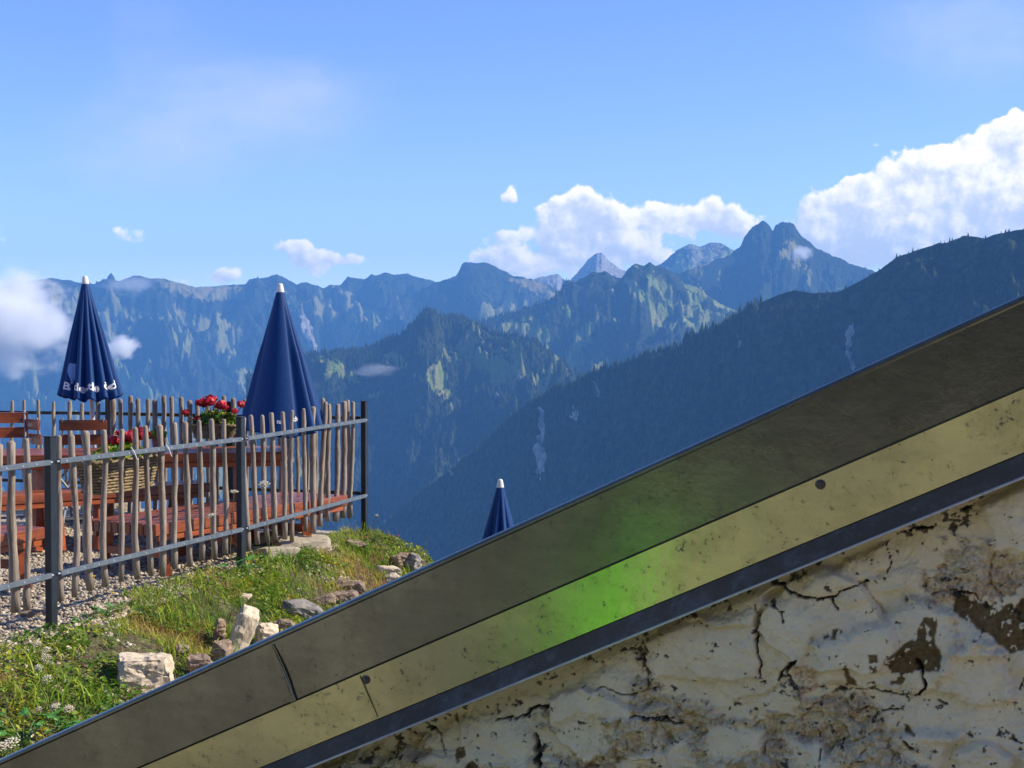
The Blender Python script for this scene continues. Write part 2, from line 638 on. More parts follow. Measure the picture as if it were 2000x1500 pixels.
M['mountain'] = mountain_material()

# far pale rock peak
mountain('far', [(1010, 560, 7000), (1040, 546, 7000), (1075, 537, 7000), (1090, 535, 7000), (1110, 551, 7000), (1130, 530, 7000),
                 (1150, 506, 7000), (1166, 494, 7000), (1175, 493, 7000), (1190, 510, 7000), (1210, 525, 7000), (1228, 533, 7000),
                 (1262, 545, 7000), (1300, 556, 7000)], 1200, .85, 110, 45, 3, step=1.5, rows=70, scree=[([(1000, 480), (1320, 480), (1320, 620), (1000, 620)], 1.0)])
mountain('pair', [(1230, 545, 6700), (1260, 525, 6700), (1290, 516, 6700), (1320, 490, 6700), (1345, 477, 6700), (1352, 478, 6700), (1366, 483, 6700),
                  (1386, 475, 6700), (1408, 476, 6700), (1432, 490, 6700), (1470, 505, 6700), (1560, 540, 6700)],
         1500, .8, 220, 90, 5, step=2, rows=70, scree=[([(1330, 470), (1420, 470), (1400, 530), (1350, 530)], .5)])
# long ridge on the left
LM = [([(300, 540), (400, 556), (480, 560), (480, 585), (400, 590), (330, 570)], .8), ([(420, 600), (470, 640), (470, 700), (500, 730), (470, 720), (430, 660)], .9),
      ([(330, 590), (400, 620), (470, 690), (505, 760), (480, 770), (430, 690), (360, 630)], .9), ([(230, 610), (270, 605), (265, 625), (230, 630)], .7),
      ([(700, 590), (760, 640), (780, 655), (740, 650), (700, 620)], .9), ([(650, 560), (690, 570), (720, 620), (690, 610)], .7), ([(560, 570), (620, 590), (600, 620)], .6)]
LS = [([(590, 600), (612, 640), (620, 690), (600, 680), (588, 640)], .8), ([(650, 640), (668, 670), (690, 690), (660, 690)], .7), ([(560, 620), (580, 640), (575, 660)], .6)]
mountain('left', [(-420, 600, 6600), (-200, 575, 6600), (0, 560, 6600), (60, 549, 6600), (100, 543, 6600), (150, 550, 6600), (185, 556, 6600), (210, 545, 6600), (235, 548, 6600),
                  (265, 538, 6600), (290, 543, 6600), (320, 545, 6600), (350, 552, 6600), (385, 561, 6600), (440, 558, 6700), (480, 555, 6700),
                  (489, 545, 6700), (518, 543, 6700), (540, 536, 6700), (560, 545, 6700), (580, 555, 6700), (600, 551, 6700), (615, 555, 6700),
                  (632, 563, 6900), (642, 558, 6900), (665, 556, 6900), (680, 540, 6900), (700, 545, 6900), (716, 545, 6900), (726, 535, 6900),
                  (736, 540, 6900), (752, 532, 6900), (772, 537, 6900), (795, 534, 6900), (830, 546, 6900), (856, 550, 7000), (930, 570, 7000), (1000, 590, 7000)],
         2600, .62, 620, 420, 12, rows=170, jit=1.6, meadow=LM, scree=LS, skew=-.95, meadow_bias=-.16, tops=.8)
mountain('fin', [(810, 575, 6200), (850, 552, 6200), (890, 541, 6200), (897, 528, 6200), (904, 512, 6200), (918, 511, 6200), (930, 514, 6200), (946, 511, 6200), (965, 520, 6200),
                 (1000, 537, 6200), (1040, 546, 6200), (1075, 558, 6200), (1100, 575, 6200), (1180, 600, 6200)],
         1500, .8, 380, 150, 21, rows=110, jit=2.0, meadow=[([(995, 545), (1050, 545), (1100, 580), (1085, 590), (1040, 570)], .9), ([(850, 545), (895, 540), (890, 548)], .7)], meadow_bias=-.4, tops=1.0)
# twin-topped peak and the grassy ridge in front of it
HM = [([(1385, 505), (1425, 498), (1440, 510), (1400, 540), (1415, 560), (1370, 565), (1350, 530)], .9), ([(1600, 520), (1640, 560), (1660, 575), (1630, 570)], .5)]
mountain('twin', [(1290, 545, 5200), (1340, 530, 5200), (1380, 515, 5200), (1410, 503, 5200), (1430, 494, 5200), (1446, 480, 5200), (1452, 462, 5200), (1462, 449, 5200), (1474, 440, 5200),
                  (1484, 433, 5200), (1492, 432, 5200), (1500, 443, 5200), (1508, 453, 5200), (1513, 441, 5200), (1522, 436, 5200), (1534, 435, 5200), (1548, 440, 5200), (1562, 456, 5200),
                  (1580, 472, 5200), (1595, 485, 5200), (1612, 494, 5200), (1640, 505, 5200), (1655, 513, 5200), (1692, 526, 5200), (1760, 550, 5200), (1900, 590, 5200)],
         1500, .95, 300, 170, 33, step=1.3, rows=130, jit=3.2, meadow=HM, meadow_bias=-.45, tops=1.0)
GM = [([(975, 632), (1040, 618), (1070, 640), (1075, 690), (1050, 700), (1000, 660), (965, 655)], .85), ([(1095, 595), (1115, 600), (1120, 640), (1100, 640)], .7),
      ([(1085, 708), (1115, 680), (1130, 640), (1170, 620), (1150, 660), (1120, 700)], .95), ([(1160, 690), (1185, 685), (1170, 715), (1150, 715)], .5),
      ([(1215, 545), (1240, 545), (1265, 590), (1245, 585)], .9), ([(1240, 520), (1290, 540), (1350, 600), (1400, 650), (1360, 650), (1300, 590)], .7)]
GS = [([(1195, 560), (1205, 590), (1200, 600)], .6), ([(1060, 590), (1075, 610), (1060, 640)], .5)]
mountain('grassy', [(900, 640, 4300), (940, 628, 4300), (965, 620, 4300), (1000, 611, 4300), (1040, 599, 4300), (1075, 585, 4300), (1100, 570, 4300), (1120, 553, 4300), (1140, 542, 4300), (1160, 531, 4300),
                    (1180, 531, 4300), (1200, 540, 4300), (1214, 545, 4300), (1226, 525, 4300), (1240, 515, 4300), (1258, 519, 4300), (1268, 513, 4300), (1285, 521, 4300), (1310, 530, 4300), (1335, 550, 4300), (1360, 560, 4300),
                    (1385, 580, 4300), (1420, 600, 4300), (1470, 615, 4300), (1560, 640, 4300), (1700, 690, 4300)],
         1700, .68, 380, 260, 41, rows=150, jit=2.0, meadow=GM, scree=GS, skew=.25, meadow_bias=-.34)
# wooded hill with clearings
WM = [([(625, 692), (660, 705), (690, 730), (705, 750), (680, 742), (650, 725), (640, 740), (632, 715)], 1.0), ([(740, 690), (775, 690), (800, 710), (790, 715), (755, 705)], 1.0),
      ([(835, 715), (862, 710), (868, 740), (880, 765), (870, 780), (845, 765), (832, 740)], 1.0), ([(720, 768), (745, 765), (745, 778), (722, 780)], .8), ([(805, 725), (815, 728), (818, 740), (808, 736)], .8),
      ([(900, 775), (940, 780), (935, 790), (905, 788)], .5), ([(870, 775), (880, 780), (885, 800), (876, 795)], .7)]
WS = [([(1008, 720), (1018, 735), (1015, 742)], .9), ([(965, 750), (972, 775), (968, 780)], .7), ([(880, 850), (900, 900), (892, 895)], .6), ([(770, 880), (800, 930), (790, 925)], .5)]
mountain('wooded', [(480, 735, 3100), (540, 712, 3100), (590, 692, 3100), (640, 686, 3100), (700, 682, 3100), (740, 669, 3100), (780, 655, 3100), (800, 638, 3100), (820, 617, 3100), (834, 603, 3100),
                    (850, 609, 3100), (868, 620, 3150), (885, 616, 3150), (905, 619, 3150), (930, 630, 3150), (960, 648, 3100), (1000, 652, 3050), (1040, 662, 3000), (1080, 690, 3000), (1110, 715, 3000), (1160, 740, 3000),
                    (1220, 775, 3000), (1300, 830, 3000)],
         1450, .72, 330, 240, 52, step=2.2, rows=190, meadow=WM, scree=WS, skew=.2, meadow_bias=-.62)
# steep dark slope on the right
RS = [([(1050, 790), (1060, 800), (1064, 850), (1058, 860), (1066, 900), (1056, 940), (1048, 915), (1043, 860), (1055, 845)], 1.0),
      ([(1120, 790), (1130, 805), (1126, 820), (1116, 815)], .8), ([(1160, 745), (1172, 765), (1166, 775)], .7), ([(875, 910), (885, 925), (880, 940)], .6),
      ([(1655, 640), (1668, 630), (1660, 680), (1670, 725), (1660, 720), (1650, 680)], 1.0), ([(1440, 655), (1450, 670), (1442, 690)], .6)]
RC = [(640, 1150, 2400), (700, 1080, 2350), (740, 1033, 2320), (800, 980, 2280), (880, 918, 2230), (930, 880, 2200), (960, 850, 2180), (1000, 812, 2150), (1050, 776, 2120), (1100, 752, 2090), (1150, 735, 2060),
      (1200, 714, 2030), (1270, 690, 1990), (1330, 675, 1960), (1350, 657, 1950), (1400, 642, 1920), (1440, 618, 1900), (1470, 601, 1880), (1490, 590, 1870), (1520, 575, 1860), (1548, 567, 1850),
      (1590, 573, 1820), (1638, 569, 1800), (1680, 548, 1780), (1720, 525, 1760), (1750, 502, 1750), (1800, 486, 1730), (1830, 476, 1720), (1850, 474, 1710), (1878, 461, 1700), (1900, 463, 1690), (1922, 466, 1680), (1950, 456, 1670), (2000, 448, 1650),
      (2150, 420, 1600), (2400, 380, 1500)]
mountain('right', RC, 800, 1.0, 190, 100, 63, step=2.2, rows=200, scree=RS, meadow_bias=-.85, skew=.1, jit=1.2, amp_far=.8)


def forest(keys, seed):
    """conifers standing on the slopes: one mass"""
    rs = np.random.RandomState(seed)
    allv, allt, tint, off = [], [], [], 0
    for key, cnt, crest_cnt, rng, hmin, hmax in keys:
        sf = SURF[key]
        ok = (sf['T'] >= 0) & (sf['mead'] < .35) & (sf['scr'] < .35) & (sf['px'] > rng[0]) & (sf['px'] < rng[1]) & (sf['py'] < rng[2])
        idx = np.argwhere(ok)
        pick = idx[rs.randint(0, len(idx), cnt)]
        okc = ok & (sf['T'] < .02)
        ic = np.argwhere(okc)
        if crest_cnt:
            pick = np.concatenate([pick, ic[rs.randint(0, len(ic), crest_cnt)]])
        r2 = np.minimum(pick[:, 0] + 1, sf['T'].shape[0] - 1)
        c2 = np.minimum(pick[:, 1] + 1, sf['T'].shape[1] - 1)
        a, b = rs.rand(len(pick), 1), rs.rand(len(pick), 1)
        V = sf['verts']
        p0 = V[pick[:, 0], pick[:, 1]]
        base = p0 + a * (V[r2, pick[:, 1]] - p0) + b * (V[pick[:, 0], c2] - p0)
        N = len(base)
        h = hmin + (hmax - hmin) * rs.rand(N) ** 1.5
        rad = h * (.16 + .08 * rs.rand(N))
        k = 5
        ang = rs.rand(N, 1) * 6.28 + np.arange(k)[None, :] * 2 * np.pi / k
        rr = rad[:, None] * (.75 + .5 * rs.rand(N, k))
        ring = np.stack([base[:, 0:1] + rr * np.cos(ang), base[:, 1:2] + rr * np.sin(ang), base[:, 2:3] + 0 * ang - .06 * h[:, None]], -1)
        mid = np.stack([base[:, 0:1] + .55 * rr * np.cos(ang + .6), base[:, 1:2] + .55 * rr * np.sin(ang + .6), base[:, 2:3] + .45 * h[:, None] + 0 * ang], -1)
        tip = base + np.stack([0 * h, 0 * h, h], -1)
        vs = np.concatenate([ring, mid, tip[:, None, :]], 1)
        i0 = (off + np.arange(N) * (2 * k + 1))[:, None]
        j = np.arange(k); j2 = (j + 1) % k
        t1 = np.stack([i0 + j, i0 + j2, i0 + k + j], -1).reshape(-1, 3)
        t2 = np.stack([i0 + j2, i0 + k + j2, i0 + k + j], -1).reshape(-1, 3)
        t3 = np.stack([i0 + k + j, i0 + k + j2, i0 + 2 * k + 0 * j], -1).reshape(-1, 3)
        allv.append(vs.reshape(-1, 3)); allt.append(np.concatenate([t1, t2, t3]))
        tint.append(np.repeat(rs.rand(N), 2 * k + 1))
        off += N * (2 * k + 1)
    me = np_mesh('conifer_forest', np.concatenate(allv), tris=np.concatenate(allt), attrs={'tint': np.concatenate(tint)})
    o = link('conifer_forest', me, M['conifer'])
    return tag(o, 'dark conifer forest covering the valley slopes', 'forest', kind='stuff')


M['conifer'] = tint_mat('conifers', [(0, (.012, .022, .012)), (.6, (.03, .045, .02)), (1, (.06, .07, .03))], .9, 0, .1)
forest([('right', 9000, 260, (600, 1480, 1300), 4, 11), ('right', 2200, 0, (1400, 2000, 1300), 3, 7), ('right', 0, 130, (1080, 1490, 800), 8, 17), ('right', 0, 60, (1330, 1480, 800), 10, 20), ('wooded', 13000, 330, (480, 1300, 1150), 5, 14), ('grassy', 3000, 120, (900, 1110, 900), 6, 15)], 5)

val = bpy.data.meshes.new('valley_floor')
val.from_pydata([(-6400, -2400, -1150), (6400, -2400, -1150), (6400, 7600, -1150), (-6400, 7600, -1150)], [], [(0, 1, 2, 3)])
tag(link('valley_floor', val, mat('valley', (.05, .07, .03), (.09, .11, .05), rough=.95, scale=.002)), kind='structure')

# ------------------------------------------------------------------ near ground
def P2(px, Y):
    v = at(px, 800, Y)
    return np.array([v.x, v.y])


FP1, FP2, FP3 = P2(98, 8.6), P2(470, 10.63), P2(712, 12.87)
FU = (FP3 - FP1) / np.linalg.norm(FP3 - FP1)
FN = np.array([FU[1], -FU[0]])                 # to the right of the fence
BL = P2(-30, 14.35)
BU = (BL - FP3) / np.linalg.norm(BL - FP3)
BN = np.array([-BU[1], BU[0]])
if BN[1] < 0:
    BN = -BN
# gable wall frame
GA = np.array([1.423, -.62]); GA /= np.linalg.norm(GA)
GN = np.array([GA[1], -GA[0]])                 # towards the camera
GP = np.array([0.972, 2.82])


def terr(X, Y, noise=True):
    X, Y = np.asarray(X, float), np.asarray(Y, float)
    s = (X - FP1[0]) * FN[0] + (Y - FP1[1]) * FN[1]
    w = (X - FP3[0]) * BN[0] + (Y - FP3[1]) * BN[1]
    n = fbm(X * 1.7, Y * 1.7, 2.2, 4) if noise else 0
    flat = 0.09 * sstep(Y, 11.5, 14) * sstep(-s, .6, 1.6)
    edge = .82 - .30 * sstep(Y, 11.0, 12.8) + .12 * (fbm(X * .9, Y * .9, 8.1, 2) if noise else 0)
    zz = flat - .30 * np.clip(s, 0, None) * sstep(s, -.1, .4)
    zz = np.where(s > 0, np.minimum(zz, zz), zz)
    zz = zz - 1.5 * sstep(s, edge, edge + .95)
    zz = np.maximum(zz, -1.85 - .02 * Y)
    front = 1 - sstep(Y, 3.4, 5.6)
    zz = np.where(s > .6, zz * (1 - front), zz)
    zz = zz + .025 * n * sstep(s, -.05, .3) + .008 * n
    we = .02 + .2 * sstep(-s, .8, 2) + 2.4 * sstep(s, .9, 1.9)
    over = np.clip(w - we, 0, None)
    zz = zz - 0.9 * over * sstep(over, 0, .4)
    return zz


def make_ground():
    def axis(a, b, c, d, fine, k):
        left = a - (np.geomspace(1, 1 + (a - c), k) - 1)[::-1][:-1]
        right = b + (np.geomspace(1, 1 + (d - b), k) - 1)[1:]
        return np.concatenate([left, np.arange(a, b, fine), right])
    xs = axis(-5.5, 1.0, -70, 60, .045, 26)
    ys = axis(5.6, 14.6, -60, 120, .045, 26)
    X, Y = np.meshgrid(xs, ys)
    Z = terr(X, Y)
    s = (X - FP1[0]) * FN[0] + (Y - FP1[1]) * FN[1]
    dd = (X - FP1[0]) * FU[0] + (Y - FP1[1]) * FU[1]
    gr = 1 - sstep(s + .28 * sstep(dd, .4, 1.6) + .18 * fbm(X * 1.1, Y * 1.1, 4.4, 3), -.05, .2)
    gr = np.where(Y < 3.2, np.clip(.95 + .4 * fbm(X * .5, Y * .5, 1.1, 3), 0, 1), gr)  # unseen ground by the camera made pale to bounce light onto the wall
    me = np_mesh('ground', np.stack([X, Y, Z], -1).reshape(-1, 3), grid_quads(len(ys), len(xs)), attrs={'gravel': gr})
    m = bpy.data.materials.new('ground_cover')
    m.use_nodes = True
    t = NT(m.node_tree)
    pos = t.node('ShaderNodeNewGeometry').outputs['Position']
    vo = t.node('ShaderNodeTexVoronoi')
    t.link(pos, vo.inputs['Vector']); vo.inputs['Scale'].default_value = 55
    sp = t.node('ShaderNodeSeparateColor'); t.link(vo.outputs['Color'], sp.inputs[0])
    peb = t.mix(sp.outputs[0], rgb(.24, .205, .16), rgb(.55, .49, .38))
    soil = t.mix(t.ss(t.noise(pos, 9, 6, .65), .4, .65), rgb(.07, .048, .022), rgb(.10, .12, .02))
    soil = t.mix(t.ss(t.noise(pos, 30, 4, .6), .55, .7), soil, rgb(.26, .21, .14))
    col = t.mix(t.attr('gravel'), soil, peb)
    bs = t.node('ShaderNodeBsdfPrincipled')
    t.link(col, bs.inputs['Base Color']); bs.inputs['Roughness'].default_value = .9
    b = t.node('ShaderNodeBump'); b.inputs['Strength'].default_value = .8; b.inputs['Distance'].default_value = .012
    t.link(t.math('SUBTRACT', 1.0, vo.outputs['Distance']), b.inputs['Height'])
    t.link(b.outputs[0], bs.inputs['Normal'])
    o = t.node('ShaderNodeOutputMaterial'); t.link(bs.outputs[0], o.inputs[0])
    tag(link('ground', me, m, smooth=True), kind='structure')


make_ground()


def tz(x, y):
    return float(terr(np.array([x]), np.array([y]))[0])


def hit(px, py, h=0.0, y0=5.5, y1=16.0):
    """where the sight line through a pixel comes within h above the ground"""
    Y = np.arange(y0, y1, .02)
    d = ray(px, py)
    X = d.x * Y / d.y
    Z = EYE + d.z * Y / d.y
    g = Z - terr(X, Y)
    k = np.argmax(g < h)
    return Vector((X[k], Y[k], Z[k]))

# ------------------------------------------------------------------ stone hut with the metal verge
def wall_hit(px, py, back):
    d = ray(px, py)
    p0 = Vector((GP[0] - GN[0] * back, GP[1] - GN[1] * back, 0))
    n = Vector((GN[0], GN[1], 0))
    t = p0.dot(n) / d.dot(n)
    q = d * t + Vector((0, 0, EYE))
    h = (q.x - GP[0]) * GA[0] + (q.y - GP[1]) * GA[1]
    return h, q.z


def build_hut():
    hut = thing('stone_hut', 'low stone hut with peeling whitewash under a metal verge in the foreground', 'hut', (0, 0, 0))
    # verge line through two picture points, in the wall frame (h along the wall, z up)
    h0, z0 = wall_hit(2000, 583, 0)
    h1, z1 = wall_hit(0, 1489, 0)
    slope = (z0 - z1) / (h0 - h1)
    th = math.atan(slope)
    lo, hi = h1 - .9, h0 + 1.7

    def line(px_a, py_a, px_b, py_b):
        a, b = wall_hit(px_a, py_a, 0), wall_hit(px_b, py_b, 0)
        k = (a[1] - b[1]) / (a[0] - b[0])
        hm = -.6
        return (a[1] + k * (hm - a[0]) - (z0 + slope * (hm - h0)))       # vertical offset below the verge
    dA = line(278, 1500, 2000, 757)
    dB = line(516, 1500, 2000, 884)
    dC = line(612, 1500, 2000, 929)

    def strip(name, prof, mt, bev=True, a=lo, b=hi, parent=hut, seam=None):
        """extrude a profile [(out, dz)] along the verge"""
        hs = np.linspace(a, b, 60)
        vs, fs = [], []
        k = len(prof)
        for h in hs:
            wob = .0012 * math.sin(h * 5.1 + 1) + .0008 * math.sin(h * 13.7)
            for (o, dz) in prof:
                z = z0 + slope * (h - h0) + dz
                oo = o + wob
                vs.append((GP[0] + GA[0] * h + GN[0] * oo, GP[1] + GA[1] * h + GN[1] * oo, z))
        for i in range(len(hs) - 1):
            for j in range(k - 1):
                fs.append((i * k + j, (i + 1) * k + j, (i + 1) * k + j + 1, i * k + j + 1))
        me = bpy.data.meshes.new(name); me.from_pydata(vs, [], fs); me.update()
        return link(name, me, mt, parent)
    # upper board: rolled top edge, flat face
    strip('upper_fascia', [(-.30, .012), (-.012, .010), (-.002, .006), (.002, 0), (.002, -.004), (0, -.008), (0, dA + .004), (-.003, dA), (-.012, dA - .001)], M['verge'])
    # lower board leans back under it, so it looks down at the sunlit ground
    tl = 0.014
    strip('lower_fascia', [(-.010, dA + .003), (-.005, dA - .001), (-.005 - tl, dB + .002), (-.008 - tl, dB)], M['verge_low_lit'])
    # drip strip kicks out again and looks up
    strip('drip_edge', [(-.010 - tl, dB + .001), (-.004 - tl, dB - .001), (.012, dC + .004)], M['drip'])
    strip('drip_lip_highlight', [(.0121, dC + .004), (.0150, dC + .0022), (.0150, dC - .0012), (.011, dC - .002), (-.05, dC + .010)], M['edge_highlight'])  # brighter strip: light caught on the edge put into the colour

    def screw(px, py):
        h, z = wall_hit(px, py, .02)
        mb = MB()
        for (r, d0, d1) in ((.0105, -.008, .0025), (.0075, 0, .0045), (.0045, 0, .0075)):
            mb.tube([(0, d0, 0), (0, d1 * .8, 0), (0, d1, 0)], [r, r, r * .8], 16)
        o = mb.build('screw', M['screw'], hut)
        f = (z - (z0 + slope * (h - h0)) - dA) / (dB - dA)
        out = -.005 - tl * f
        o.location = (GP[0] + GA[0] * h + GN[0] * out, GP[1] + GA[1] * h + GN[1] * out, z)
        o.rotation_euler = (0.12, 0, math.atan2(GN[1], GN[0]) - math.pi / 2)
    screw(720, 1325); screw(1605, 945)
    # overlap joints in the two boards
    for (pa, pb, f0, f1, out, nm) in (((533, 1258), (578, 1368), .0, 1., .0035, 'upper_joint'), ((700, 1322), (729, 1404), .0, 1., -.02, 'lower_joint')):
        a, b = wall_hit(*pa, 0), wall_hit(*pb, 0)
        mb = MB()
        vs = []
        n = 14
        for i in range(n + 1):
            f = i / n
            bow = .006 * math.sin(f * math.pi) if nm == 'upper_joint' else 0
            h = a[0] + (b[0] - a[0]) * f + bow
            z = a[1] + (b[1] - a[1]) * f
            oo = .003 + .0018 * math.sin(f * math.pi) ** 2 if nm == 'upper_joint' else -.003 - tl * f + .0012
            wd = .004 + .010 * f if nm == 'upper_joint' else .0012
            lift = oo - (.001 if nm == 'upper_joint' else .0006)
            for (dh, o) in ((-wd, 0.0005 if nm == 'upper_joint' else -.0045 - tl * f), (0, oo), (.002, oo), (.0022, lift - .004)):
                hh = h + dh
                zz = z + slope * dh
                vs.append((GP[0] + GA[0] * hh + GN[0] * o, GP[1] + GA[1] * hh + GN[1] * o, zz))
        fs = []
        for i in range(n):
            for j in range(3):
                fs.append((i * 4 + j, i * 4 + j + 1, (i + 1) * 4 + j + 1, (i + 1) * 4 + j))
        me = bpy.data.meshes.new(nm); me.from_pydata(vs, [], fs)
        link('sheet_joint', me, M['verge'] if nm == 'upper_joint' else M['verge_low_lit'], hut)

    a, b = wall_hit(545, 1290, -.004), wall_hit(577, 1366, -.004)
    mb = MB()
    mb.tube([(GP[0] + GA[0] * (a[0] + (b[0] - a[0]) * f) + GN[0] * (.0062 - .0015 * f), GP[1] + GA[1] * (a[0] + (b[0] - a[0]) * f) + GN[1] * (.0062 - .0015 * f), a[1] + (b[1] - a[1]) * f) for f in (0, .25, .5, .75, 1)],
            [.0004, .0008, .0013, .0012, .0006], 6)
    mb.build('joint_highlight', M['edge_highlight'], hut)  # thin pale tube painting the highlight on the joint

    # ---- wall, one fine sheet where it is seen
    BK = .055
    hl, _ = wall_hit(560, 1500, BK)
    hr, zt = wall_hit(2010, 930, BK)
    _, zb = wall_hit(560, 1512, BK)
    hs = np.concatenate([np.linspace(lo + .25, hl, 8)[:-1], np.arange(hl, hr + .01, .0022), np.linspace(hr + .02, hi, 40)])
    zs = np.concatenate([np.linspace(-2.4, zb, 8)[:-1], np.arange(zb, zt + .03, .0022), np.linspace(zt + .04, z0 + slope * (hi - h0), 40)])
    H, Z = np.meshgrid(hs, zs)
    top = z0 + slope * (H - h0) + dC + .012
    Zc = np.minimum(Z, top)
    # picture coordinates of the wall points (only used to lay the damage out)
    X = GP[0] + GA[0] * H - GN[0] * BK
    Y = GP[1] + GA[1] * H - GN[1] * BK
    cp, sn = math.cos(PITCH), math.sin(PITCH)
    dep = Y * cp - (Zc - EYE) * sn
    PX = 1000 + F * X / dep
    PY = 750 - F * (Y * sn + (Zc - EYE) * cp) / dep
    n_lo = fbm(H * 3.1, Zc * 4.2, 1.5, 4)
    n_mid = fbm(H * 11, Zc * 14, 2.5, 5, .55)
    n_hi = fbm(H * 45, Zc * 55, 3.5, 5, .6)
    def worley(x, y, sd):
        xi, yi = np.floor(x).astype(np.int64), np.floor(y).astype(np.int64)
        f1 = np.full(x.shape, 9.0); f2 = f1.copy(); hid = np.zeros(x.shape)
        for i in (-1, 0, 1):
            for j in (-1, 0, 1):
                k = _P[_P[(xi + i + sd) & 255] + ((yi + j) & 255)]
                d = np.hypot(xi + i + .5 + .45 * _G[k, 0] - x, yi + j + .5 + .45 * _G[k, 1] - y)
                new = d < f1
                f2 = np.where(new, f1, np.minimum(f2, d))
                hid = np.where(new, _G[k, 2], hid)
                f1 = np.where(new, d, f1)
        return f2 - f1, hid
    wu = H + .03 * fbm(H * 9, Z * 9, 41.5, 3); wv2 = Z + .03 * fbm(H * 9, Z * 9, 43.5, 3)
    e_big, h_big = worley(wu * 4.2, wv2 * 6.8, 3)
    e_mid, h_mid = worley(wu * 17, wv2 * 24, 9)
    e_sm, h_sm = worley(wu * 48, wv2 * 62, 17)
    n_vh = fbm(H * 130, Zc * 140, 4.5, 3, .6)
    wx, wy = 9 * fbm(H * 16, Zc * 16, 7.7, 4, .6), 9 * fbm(H * 16, Zc * 16, 9.1, 4, .6)
    QX, QY = PX + wx, PY + wy

    def seg(pts):
        d = np.full(H.shape, 1e9)
        for (x1, y1), (x2, y2) in zip(pts[:-1], pts[1:]):
            dx, dy = x2 - x1, y2 - y1
            t = np.clip(((QX - x1) * dx + (QY - y1) * dy) / (dx * dx + dy * dy), 0, 1)
            d = np.minimum(d, np.hypot(QX - x1 - t * dx, QY - y1 - t * dy))
        return d

    def inpoly(pts, soft=5, k=1.0):
        return poly_mask(PX + k * wx, PY + k * wy, pts, soft, 6 * k * n_mid + 5 * k * n_hi)
    # stones that stand proud, still smooth with paint
    smooth = np.zeros(H.shape)
    stones = [
        ([(1268, 1250), (1340, 1205), (1478, 1190), (1486, 1325), (1390, 1333), (1275, 1335)], 1.0), ([(1486, 1180), (1550, 1165), (1600, 1210), (1560, 1300), (1500, 1320), (1486, 1290)], .6),
        ([(1565, 1140), (1735, 1060), (1740, 1110), (1700, 1135), (1590, 1162)], .9), ([(1635, 1165), (1720, 1130), (1790, 1100), (1800, 1150), (1660, 1185)], .6),
        ([(1595, 1255), (1700, 1215), (1800, 1175), (1860, 1200), (1870, 1260), (1830, 1345), (1700, 1345), (1610, 1330)], 1.2), ([(1845, 1290), (1900, 1240), (1960, 1280), (1985, 1370), (1900, 1375), (1835, 1345)], 1.2),
        ([(1915, 985), (2050, 900), (2050, 1080), (1940, 1080)], 1.0), ([(1860, 1200), (1900, 1215), (1960, 1280), (1870, 1290)], .7),
        ([(1070, 1360), (1180, 1310), (1235, 1330), (1230, 1395), (1080, 1410)], .8), ([(880, 1400), (1010, 1400), (1040, 1440), (1030, 1500), (830, 1500), (840, 1450)], .8),
        ([(1220, 1480), (1330, 1445), (1360, 1500), (1200, 1510)], .6), ([(1755, 1450), (1790, 1425), (1870, 1440), (1860, 1445), (1760, 1452)], .6), ([(1380, 1430), (1490, 1430), (1480, 1480), (1390, 1480)], .4),
        ([(1520, 1440), (1590, 1450), (1640, 1500), (1560, 1510)], .5), ([(1710, 1350), (1760, 1385), (1755, 1425), (1735, 1425)], .5),
    ]
    prof = .016 * n_lo
    for pts, k in stones:
        q = inpoly(pts, 9, .9)
        smooth = np.maximum(smooth, q)
        prof = prof + .012 * k * inpoly(pts, 16, .9) + .007 * k * q
    rough_band = sstep(fbm(H * 2.3, Zc * 3.4, 5.5, 4) + .55 * sstep(PY, 1290, 1420) - .15 + .5 * sstep(PX, 1850, 1990) * sstep(PY, 1060, 1120) * (1 - sstep(PY, 1150, 1200)) + .22 * n_hi + .12 * n_mid - .12, .06, .20)
    rough = rough_band * (1 - smooth)
